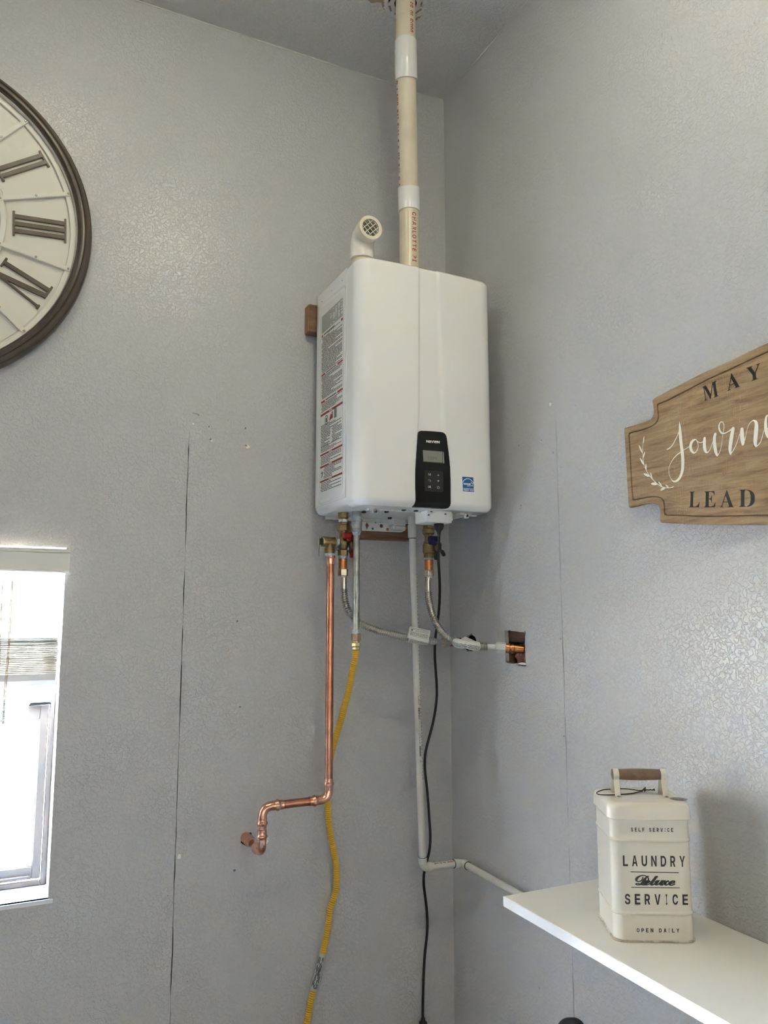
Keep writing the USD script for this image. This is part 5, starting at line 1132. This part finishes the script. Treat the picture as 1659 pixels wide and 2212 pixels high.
for k in range(12):
    a = 30*k + 15 + ROT - .2
    bar = affinity.rotate(sbox(.243, -.0060, .4290, .0060), a, origin=(0, 0))
    m_ = [CF(bar, .0110, .018), CF(bar.buffer(-.0012), .0118, .018)]
    rib = obj('rib', m_, 'clock_cream', t)
    for r_ in (.2475, .3390, .4235):
        p = CC + V(r_*math.cos(rd_(a)), 0, r_*math.sin(rd_(a)))
        sc = lathe([(.0295, .0034), (.0308, .0032), (.0318, .0018)], p, OUT, 12)
        slot = cbox(p+V(-.0004, -.0321, -.0028), p+V(.0004, -.0300, .0028), .0001)
        obj('screw', sc, 'screw_steel', rib)
NUM = {1: 'I', 2: 'II', 3: 'III', 4: 'IV', 5: 'V', 6: 'VI', 7: 'VII', 8: 'VIII', 9: 'IX', 10: 'X', 11: 'XI', 12: 'XII'}
WID = {'I': .0203, 'V': .052, 'X': .052}
RA, RB = .2700, .4045
def numeral(s_):
    tot = sum(WID[c] for c in s_); x = -tot/2; out = []
    def q(x0, y0, x1, y1, w): return LineString([(x0, y0), (x1, y1)]).buffer(w/2, cap_style=2)
    runs = []
    for c in s_:
        w = WID[c]; m_ = x+w/2
        if c == 'I': out += [q(m_, RA, m_, RB, .0115)]; runs += [('t', x-.004, x+w+.004), ('b', x-.004, x+w+.004)]
        if c == 'V': out += [q(x+.008, RB, m_+.002, RA, .0135), q(m_+.002, RA, x+w-.006, RB, .0055)]; runs += [('t', x-.002, x+.016), ('t', x+w-.012, x+w+.001)]
        if c == 'X': out += [q(x+.008, RB, x+w-.008, RA, .0135), q(x+.008, RA, x+w-.008, RB, .0055)]; runs += [('t', x, x+.016), ('t', x+w-.016, x+w), ('b', x, x+.016), ('b', x+w-.016, x+w)]
        x += w
    for k_, a_, b_ in runs: out.append(sbox(a_, RB-.0052, b_, RB) if k_ == 't' else sbox(a_, RA, b_, RA+.0052))
    return union_all(out).intersection(sbox(-1, RA, 1, RB))
for hr, s_ in NUM.items():
    sh = affinity.rotate(numeral(s_), -30*hr + ROT, origin=(0, 0))
    obj('numeral', [CF(sh, .0062, .0200), CF(sh.buffer(-.0010), .0070, .0200)], 'clock_numeral', t)
for L_, w_, a in ((.20, .018, 152), (.30, .012, 205)):
    obj('hand', CF(affinity.rotate(Polygon([(-.04, -w_/2), (L_*.8, -w_/2), (L_, 0), (L_*.8, w_/2), (-.04, w_/2)]), a, origin=(0, 0)), .002, .034+.003*(w_ < .015)), 'clock_bronze', t)
obj('hub', lathe([(.006, .018), (.038, .018), (.041, .014)], CC, OUT, 24), 'clock_bronze', t)

# ---------------------------------------------------------------- sign
XS = -.022
SG = lambda pts: T(pts, 1320, 720, 4.894)
def SP(pts, x=XS): return [at(a, b, 'x', x)[1:] for a, b in pts]
t = thing('wooden_sign', 'weathered brown wooden plaque with painted lettering on the right wall', 'sign', (0, -1.26, 1.79))
half = SG([(1659, 95), (1450, 190), (1250, 290), (1000, 400), (800, 500), (600, 605), (465, 676), (436, 695), (428, 712), (434, 750), (442, 815), (440, 850), (430, 880), (408, 908), (350, 937), (250, 968), (165, 992), (138, 998), (130, 1012), (134, 1080), (150, 1350), (166, 1640), (176, 1825), (180, 1841), (196, 1843), (260, 1828), (330, 1808), (400, 1797), (445, 1799), (480, 1812), (502, 1836), (510, 1870), (511, 1920), (508, 1975), (512, 1997), (530, 2004), (800, 2015), (1100, 2022), (1659, 2027)])
hp2 = SP(half); top_r, bot_r = np.array(hp2[0]), np.array(hp2[-1])
CXY = top_r[0] - .075     # the plaque's middle, beyond the edge of the picture
topm, botm = np.array([CXY, top_r[1]+.012]), np.array([CXY, bot_r[1]-.002])
mir = [(2*CXY-a, b) for a, b in hp2[::-1]]
outl = Polygon([topm] + hp2 + [botm] + mir).buffer(0)
inner_h = SG([(1659, 182), (1450, 278), (1250, 374), (1000, 488), (800, 594), (600, 698), (510, 735), (487, 746), (480, 765), (484, 820), (491, 880), (484, 915), (465, 945), (440, 965), (400, 986), (330, 1012), (260, 1032), (205, 1045), (187, 1054), (180, 1080), (188, 1200), (200, 1450), (214, 1680), (222, 1757), (240, 1767), (290, 1757), (360, 1742), (430, 1731), (490, 1732), (525, 1747), (545, 1775), (554, 1815), (555, 1890), (562, 1916), (585, 1926), (800, 1932), (1000, 1940), (1659, 1930)])
ih = SP(inner_h); inl = Polygon([topm+[0, -.022]] + ih + [botm+[0, .026]] + [(2*CXY-a, b) for a, b in ih[::-1]]).buffer(0)
SL_ = lambda shape, h, h0: wall_slab(shape, 'x', h, h0)
obj('backing', SL_(outl.buffer(-.0035), .012, .0015), 'sign_wood', t, smooth=False)
obj('border', [SL_(outl.difference(inl), .0055, .0135), SL_(outl.buffer(-.0012).difference(inl.buffer(.0008)), .0068, .0135)], 'sign_wood', t, smooth=False)
obj('face_board', [SL_(inl.buffer(-.0022), .0062, .0135), SL_(inl.buffer(-.0030), .0068, .0135)], 'sign_wood', t, smooth=False)
XF = .0203
for ch, q in (('M', [(960, 570), (1115, 500), (1140, 662), (985, 717)]), ('A', [(1208, 447), (1343, 399), (1366, 562), (1230, 610)]), ('Y', [(1430, 368), (1575, 316), (1592, 464), (1449, 520)]),
              ('L', [(830, 1674), (932, 1672), (934, 1838), (822, 1840)]), ('E', [(986, 1672), (1100, 1668), (1104, 1838), (982, 1840)]), ('A', [(1158, 1662), (1294, 1660), (1300, 1838), (1152, 1840)]), ('D', [(1354, 1654), (1516, 1650), (1518, 1832), (1352, 1836)])):
    obj('letter', SL_(on_quad(word(ch, 's').buffer(-.012), SG(q), 'x', -XF), .0006, XF), 'sign_black', t, smooth=False)
def pen(pts, ox, oy, s):
    out = []
    for x, y, w in pts:
        c = at(ox+x/s, oy+y/s, 'x', -XF); out.append((c[1], c[2], w/s*size_at(c)*1.05))
    return stroke(out)
A_ = lambda *p: pen(p, 1330, 900, 8.847)
B_ = lambda *p: pen(p, 1450, 860, 7.938)
jj = union_all([A_((1222, 95, 4), (1228, 190, 42), (1236, 320, 66), (1250, 480, 66), (1270, 640, 68), (1284, 800, 70), (1284, 960, 68), (1262, 1090, 58), (1215, 1185, 50), (1160, 1232, 40), (1115, 1238, 30), (1085, 1222, 16)),
    A_((1085, 1222, 14), (1045, 1160, 7), (1018, 1050, 6), (1030, 950, 7), (1065, 870, 10), (1110, 800, 14), (1170, 735, 16), (1250, 682, 18)), A_((1205, 300, 12), (1180, 370, 16), (1140, 450, 15), (1090, 540, 16), (1040, 595, 18), (985, 625, 16)),
    B_((215, 892, 10), (270, 858, 14), (325, 822, 14)), B_((425, 712, 14), (370, 735, 40), (340, 790, 54), (335, 850, 56), (355, 905, 44), (400, 940, 24), (440, 905, 14), (464, 830, 10), (452, 755, 10), (425, 712, 12)), B_((440, 728, 10), (485, 760, 14), (545, 748, 14)),
    B_((575, 690, 46), (570, 770, 58), (574, 850, 58), (590, 905, 48), (618, 934, 24), (655, 900, 12), (690, 830, 10), (722, 740, 12)), B_((758, 618, 48), (742, 720, 60), (752, 830, 64), (768, 920, 56), (792, 985, 28)), B_((792, 985, 18), (830, 930, 10), (858, 840, 8), (876, 720, 6), (886, 620, 8), (905, 520, 10), (900, 440, 12), (865, 405, 14), (832, 440, 20), (822, 500, 28), (838, 560, 30), (880, 605, 26), (940, 595, 18), (1000, 560, 20), (1050, 528, 28)),
    B_((1066, 520, 54), (1042, 640, 70), (1022, 770, 72), (1012, 880, 60), (1022, 960, 26)), B_((1022, 960, 16), (1070, 890, 14), (1115, 800, 12), (1150, 700, 10), (1175, 620, 10)),
    B_((1215, 535, 60), (1216, 620, 76), (1224, 700, 78), (1232, 770, 60), (1228, 800, 30)), B_((1240, 780, 12), (1275, 680, 9), (1305, 540, 8), (1345, 440, 12), (1410, 385, 20), (1450, 405, 46), (1464, 480, 70), (1456, 600, 78), (1448, 700, 76), (1446, 780, 60), (1458, 825, 30)), B_((1458, 825, 20), (1520, 775, 13), (1560, 680, 10), (1592, 560, 10)),
    B_((1600, 560, 14), (1660, 520, 14), (1705, 440, 14), (1690, 330, 18), (1650, 300, 26), (1624, 380, 44), (1622, 480, 56), (1640, 600, 60), (1690, 680, 40), (1740, 680, 16))])
obj('script_lettering', SL_(jj, .0007, XF), 'sign_cream', t, 'cream script lettering', smooth=False)
def leaf(x0, y0, x1, y1, w): return A_((x0, y0, 4), (x0+(x1-x0)*.3, y0+(y1-y0)*.3, w*.8), (x0+(x1-x0)*.6, y0+(y1-y0)*.6, w), (x1, y1, 6))
sprig = union_all([A_((526, 500, 6), (518, 620, 7), (520, 740, 8), (538, 880, 8), (580, 1010, 10), (650, 1130, 12), (730, 1220, 13), (810, 1295, 13), (890, 1342, 14), (1000, 1362, 14), (1105, 1340, 16))] +
    [leaf(*a) for a in ((545, 378, 530, 510, 24), (443, 540, 512, 692, 32), (562, 668, 526, 792, 28), (468, 792, 545, 925, 34), (580, 895, 584, 1030, 26), (538, 1088, 645, 1142, 44), (664, 1066, 702, 1192, 26), (680, 1282, 795, 1285, 54), (818, 1238, 884, 1330, 26), (858, 1408, 945, 1358, 46), (958, 1296, 1015, 1362, 30))])
obj('leaf_sprig', SL_(sprig, .0007, XF), 'sign_cream', t, 'cream painted leaf sprig', smooth=False)
for x, y, w, h in ((475, 1507, 30, 36), (1197, 1472, 30, 42), (1525, 1185, 30, 20)):
    p = at(*SG([(x, y)])[0], 'x', -XF); obj('wood_knot', SL_(affinity.scale(ragged([(p[1]+w/4.894*.0009*math.cos(a), p[2]+h/4.894*.0009*math.sin(a)) for a in np.arange(10)*.628], .003, .0006, int(x)), 1, 1), .0004, XF-.0001), 'board_end', t, smooth=False)

# ---------------------------------------------------------------- shelf and what stands on it
ZS = .8416
se, sh_ = at(1087, 1935.7, 'z', ZS), .0215
t = thing('wall_shelf', 'long white laminate shelf on the right wall under the sign', 'shelf', (0, se[1], ZS-sh_))
obj('board', cbox((se[0]+.0012, Y0+.05, ZS-sh_), (-.0012, se[1], ZS), .0012), 'shelf_white', t)
obj('edge_band', cbox((se[0], Y0+.05, ZS-sh_+.0004), (se[0]+.0014, se[1]+.0002, ZS-.0004), .0005), 'shelf_edge_lit', t)

A1, B1, C1 = at(1331, 2036, 'z', ZS)[:2], at(1515.5, 2039, 'z', ZS)[:2], at(1291.5, 1984, 'z', ZS)[:2]
eu = (B1-A1)/np.linalg.norm(B1-A1); ev = np.array([-eu[1], eu[0]])
tw = .158; td = .150
TO = V(*(A1 - eu*.004), ZS)                 # front left corner of the tin on the shelf
EU, EV = V(*eu, 0), V(*ev, 0)
ztop = near = at(1305, 1737, 'y', TO[1])[2]
t = thing('laundry_tin', 'cream enamel laundry powder tin with black lettering and a wooden handle on its lid', 'canister', TO + EU*tw/2 + EV*td/2)
def rrect(w, d, r, n=8):
    pts = []
    for cx, cy, a0 in ((w/2-r, -d/2+r, -90), (w/2-r, d/2-r, 0), (-w/2+r, d/2-r, 90), (-w/2+r, -d/2+r, 180)):
        for a in np.linspace(a0, a0+90, n): pts.append((cx+r*math.cos(rd_(a)), cy+r*math.sin(rd_(a))))
    return np.array(pts)
def loft(sections, cap=True):  # (z, inset, corner radius)
    rows = []
    for z, ins, r in sections:
        p = rrect(tw-2*ins, td-2*ins, r); rows.append(TO + EU*tw/2 + EV*td/2 + p[:, :1]*EU + p[:, 1:]*EV + V(0, 0, z))
    n = len(rows[0]); v = np.vstack(rows); i = np.arange(len(rows)-1)[:, None]*n; j = np.arange(n)[None]
    f = np.stack([i+j, i+(j+1) % n, i+n+(j+1) % n, i+n+j], -1).reshape(-1, 4); m_ = [tm((v, f))]
    for row, fl in ((rows[0], True), (rows[-1], False)):
        c = row.mean(0); k = np.arange(n); ff = np.stack([k, np.roll(k, -1), np.full(n, n)], 1); m_.append(tm((np.vstack([row, c]), ff[:, ::-1] if fl else ff)))
    return m_
hT = ztop - ZS
zl = hT - .030
def ridge(z): return [(z-.0045, .0035, .020), (z-.0025, .0030, .0203), (z-.001, .0016, .021), (z+.001, .0016, .021), (z+.0025, .0030, .0203), (z+.0045, .0035, .020)]
zz_ = lambda py: near_z(py)
def near_z(py):  # height of a place on the tin's front face
    o = TO + EU*tw*.5; d = _f + _r*(1410 - W/2)/FPX - _u*(py - H/2)/FPX; k = ((o-EYE) @ EV)/(d @ EV); return (EYE+d*k)[2]-ZS
z_r2, z_r1 = near_z(1817), near_z(1975)
obj('body', loft([(0.001, .006, .019), (.0035, .0035, .020)] + ridge(z_r1) + ridge(z_r2) + [(zl+.004, .0035, .020), (zl+.01, .0040, .020)]), 'tin_enamel', t, smooth=40)
obj('base_rim', loft([(0, .004, .020), (.0006, .0012, .021), (.0026, .0010, .021), (.0036, .0030, .020)]), 'tin_edge', t, smooth=40)
lid = obj('lid', loft([(zl, .0005, .021), (zl+.001, -.0012, .022), (zl+.0024, -.0016, .022), (zl+.004, -.0010, .022), (hT-.012, -.0006, .022), (hT-.006, .0006, .0215), (hT-.002, .0040, .020), (hT, .0095, .017), (hT+.0002, .014, .015)]), 'tin_enamel', t, smooth=45)
def face_pt(px, py):
    o = TO + EV*.0035; d = _f + _r*(px - W/2)/FPX - _u*(py - H/2)/FPX; k = ((o-EYE) @ EV)/(d @ EV); q = EYE+d*k - TO; return q @ EU, q[2]
def face_quad(shape, pts):
    a, b, c, d = shape.bounds; Q = [np.array(face_pt(*q)) for q in pts]
    from shapely.ops import transform
    def f_(x, y):
        s_ = (np.asarray(x)-a)/(c-a); t_ = (np.asarray(y)-b)/(d-b)
        p = (1-t_)[:, None]*((1-s_)[:, None]*Q[3]+s_[:, None]*Q[2]) + t_[:, None]*((1-s_)[:, None]*Q[0]+s_[:, None]*Q[1]); return p[:, 0], p[:, 1]
    return transform(f_, shape).buffer(0)
TN = lambda pts: T(pts, 1260, 1760, 6.1444)
def tin_print(shape, name='lettering'): obj(name, slab(shape, TO+EV*.0035, EU, V(0, 0, 1), -EV, .0004), 'tin_print', body_p, smooth=False)
body_p = stage.GetPrimAtPath(str(t.GetPath())+'/body')
def letters(text, xs, q):  # letters whose left and right edges are known (0..1 along the quad)
    return union_all([fit(word(c, 'b'), w=b-a, h=1.0, center=((a+b)/2, .5)) for c, (a, b) in zip(text, xs)])
def line_word(text, quad, fat=0.0):
    n = len(text); w = 1.0/(n + .9*(n-1)); g_ = []; x = 0.0; ws = []
    for c in text: ws.append(.55 if c == 'I' else (.6 if c == ' ' else (1.08 if c in 'NDAVYOU' else 1.0)))
    tot = sum(ws)+.85*(n-1)
    for c, w_ in zip(text, ws):
        if c != ' ':
            s_ = word(c, 'b'); s_ = fit(s_, w=w_*(.45 if c == 'I' else 1), h=1.0*(tot/8)*0+1, center=(x+w_/2, .5)); g_.append(s_)
        x += w_+.85
    return face_quad(union_all(g_), TN(quad))
tin_print(line_word('LAUNDRY', [(524, 540), (1346, 548), (1350, 690), (528, 680)]))
tin_print(line_word('SERVICE', [(550, 1050), (1386, 1058), (1390, 1196), (554, 1188)]))
tin_print(line_word('SELF SERVICE', [(632, 172), (1192, 176), (1194, 228), (634, 222)]))
tin_print(line_word('OPEN DAILY', [(708, 1506), (1272, 1510), (1274, 1562), (710, 1558)]))
tin_print(face_quad(sbox(0, 0, 1, 1), TN([(628, 752), (1266, 765), (1266, 774), (628, 761)])), 'rule')
tin_print(face_quad(sbox(0, 0, 1, 1), TN([(638, 959), (1280, 966), (1280, 974), (638, 967)])), 'rule')
dl = []; x = 0
for c, dx in (('D', .62), ('e', .40), ('l', .30), ('u', .50), ('x', .46), ('e', .42)):
    dl.append(affinity.translate(affinity.scale(glyph('c'+c)[1], .01, .01, origin=(0, 0)), x, 0)); x += dx*1.08
dx_ = union_all(dl).buffer(.022)
tin_print(face_quad(dx_, TN([(688, 798), (1222, 806), (1222, 942), (688, 936)])), 'script_lettering')

# handle on the lid
ZL = hT
def lidp(px, py, dz=0.0): return at(px, py, 'z', ZS+ZL+dz)
gL, gR = V(0, 0, 0), V(0, 0, 0)
k_h = TO + EU*tw*.5 + EV*td*.50
ga, gb = at(1329.5, 1672.5, 'y', k_h[1]+.02), at(1433, 1672.5, 'y', k_h[1]-.02)
mid = (ga+gb)/2; hz = mid[2]; ctr = TO + EU*tw*.5 + EV*td*.5
half_g = .0470
G0, G1 = V(ctr[0], ctr[1], hz) - EU*half_g, V(ctr[0], ctr[1], hz) + EU*half_g
gp_ = np.linspace(0, 1, 16)
obj('grip', tube(np.array([G0+(G1-G0)*k for k in gp_]), .0098+.0016*np.sin(gp_*math.pi), 20), 'grip_wood', lid, 'brown wooden grip')
for sgn, G in ((-1, G0), (1, G1)):
    base = ZS+ZL+.0006
    loop = [G + EV*(.0115*math.cos(a)) + V(0, 0, .0115*math.sin(a)) for a in np.linspace(math.radians(-35), math.radians(215), 18)]
    legs = []
    f_leg = [V(ctr[0], ctr[1], base)+EU*sgn*half_g - EV*.026, V(ctr[0], ctr[1], base)+EU*sgn*half_g - EV*.018]
    b_leg = [V(ctr[0], ctr[1], base)+EU*sgn*half_g + EV*.018, V(ctr[0], ctr[1], base)+EU*sgn*half_g + EV*.026]
    pts = [b_leg[1], b_leg[0], G+EV*.0095+V(0, 0, -.012)] + loop + [G-EV*.0095+V(0, 0, -.012), f_leg[1], f_leg[0]]
    pts = np.array(pts); T_ = np.gradient(pts, axis=0); T_ /= np.linalg.norm(T_, axis=1)[:, None]; nn_ = np.cross(T_, EU); nn_ /= np.linalg.norm(nn_, axis=1)[:, None]
    wd = .0055; v_ = np.vstack([np.stack([p_-EU*wd-n_*.0007, p_+EU*wd-n_*.0007, p_+EU*wd+n_*.0007, p_-EU*wd+n_*.0007]) for p_, n_ in zip(pts, nn_)])
    f = []
    for i in range(len(pts)-1):
        for j in range(4): f.append([i*4+j, i*4+(j+1) % 4, i*4+4+(j+1) % 4, i*4+4+j])
    f += [[0, 3, 2, 1], [len(v_)-4, len(v_)-3, len(v_)-2, len(v_)-1]]
    sm = tm((v_, f)); sm.fix_normals(); obj('strap', sm, 'tin_enamel', lid)
    obj('rivet', lathe([(0, .0035), (.0012, .0032), (.002, .0015)], f_leg[0]*.6+f_leg[1]*.4+V(0, 0, .0006), (0, 0, 1), 12), 'badge_metal', lid)
    obj('end_cap', lathe([(0, .0102), (.0012, .0098)], G+EU*sgn*.0045, EU*sgn, 18), 'grip_wood', lid)
bc = lidp(1466, 1726.5)
bd_ = affinity.scale(Point(0, 0).buffer(1, 24), .0185, .0085)
bw = lidp(1447, 1726)-lidp(1485, 1728); bx = -bw/np.linalg.norm(bw)
badge = obj('badge', slab(affinity.scale(Point(0, 0).buffer(1, 24), np.linalg.norm(bw)/2, .013), bc, EU, EV, V(0, 0, 1), .0006, .0004), 'badge_metal', lid, 'small oval metal badge', smooth=False)
obj('badge_ring', slab(affinity.scale(Point(0, 0).buffer(1, 24), np.linalg.norm(bw)/2*.86, .0108).difference(affinity.scale(Point(0, 0).buffer(1, 24), np.linalg.norm(bw)/2*.80, .0098)), bc, EU, EV, V(0, 0, 1), .0004, .001), 'badge_letter', badge, smooth=False)
ST = lambda pts: T(pts, 1260, 1640, 6.381)
loop = [lidp(a, b, .0014) for a, b in ST([(820, 428), (740, 428), (660, 415), (560, 407), (430, 410), (310, 415), (230, 437), (185, 466), (215, 486), (310, 492), (450, 488), (590, 480), (690, 468), (760, 450), (815, 440)])]
sp = spline(loop, 120)
t = thing('string_loop', 'thin black string loop lying on the lid of the cream tin', 'string', loop[7])
kn = [lidp(a, b, dz) for (a, b), dz in zip(ST([(812, 436), (830, 420), (846, 436), (838, 404), (856, 420), (846, 438), (880, 422), (905, 424), (930, 418), (952, 426), (965, 418), (980, 436)]), (.0014, .003, .002, .004, .003, .0016, .002, .0016, .003, .0016, .003, .0016))]
obj('cord', tube(sp, .00095, 6), 'string_black', t)
obj('knot', [tube(spline(kn, 60), .0011, 6), tube(spline([lidp(*q, dz) for q, dz in zip(ST([(850, 430), (855, 405), (852, 388)]), (.002, .004, .007))], 10), .0009, 6)], 'string_black', t)
specks = [(1521.6, 2000, .0016), (1577, 2010.5, .0018), (1552, 2021, .0011), (1641, 2073, .0020), (1304, 2019, .0017), (1473, 2102, .0012), (1545, 2118, .0008)]

# black hose loop in the foot of the picture
hx_ = -.10
hpts = [at(a, b, 'x', hx_) for a, b in ((1207, 2330), (1207, 2270), (1209, 2235), (1218, 2214), (1235, 2209), (1252, 2216), (1262, 2240), (1266, 2280), (1268, 2330))]
t = thing('drain_hose', 'black rubber hose loop rising below the white shelf', 'hose', hpts[-1])
obj('hose', tube(spline(hpts, 60), .0105, 16), 'rubber_black', t)

# ---------------------------------------------------------------- ceiling lamps out of view; the second placed to light right wall and shelf
for (lx_, ly_), gm, lab_ in ((LAMP_AT, 'lamp_glass', 'round white ceiling light with a frosted dome, near the window wall'), (LAMP2_AT, 'unseen_lamp_glass', 'unseen round white ceiling light, placed to light the right wall and shelf')):
    t = thing('unseen_ceiling_light', lab_, 'ceiling light', (lx_, ly_, HC))
    obj('base_ring', lathe([(0, .16), (-.022, .16), (-.028, .150)], (lx_, ly_, HC-.001), (0, 0, 1), 48), 'plastic_white', t)
    obj('glass_dome', lathe([(-.026, .145), (-.045, .142), (-.065, .125), (-.080, .095), (-.090, .05), (-.093, .001)], (lx_, ly_, HC-.001), (0, 0, 1), 48), gm, t)
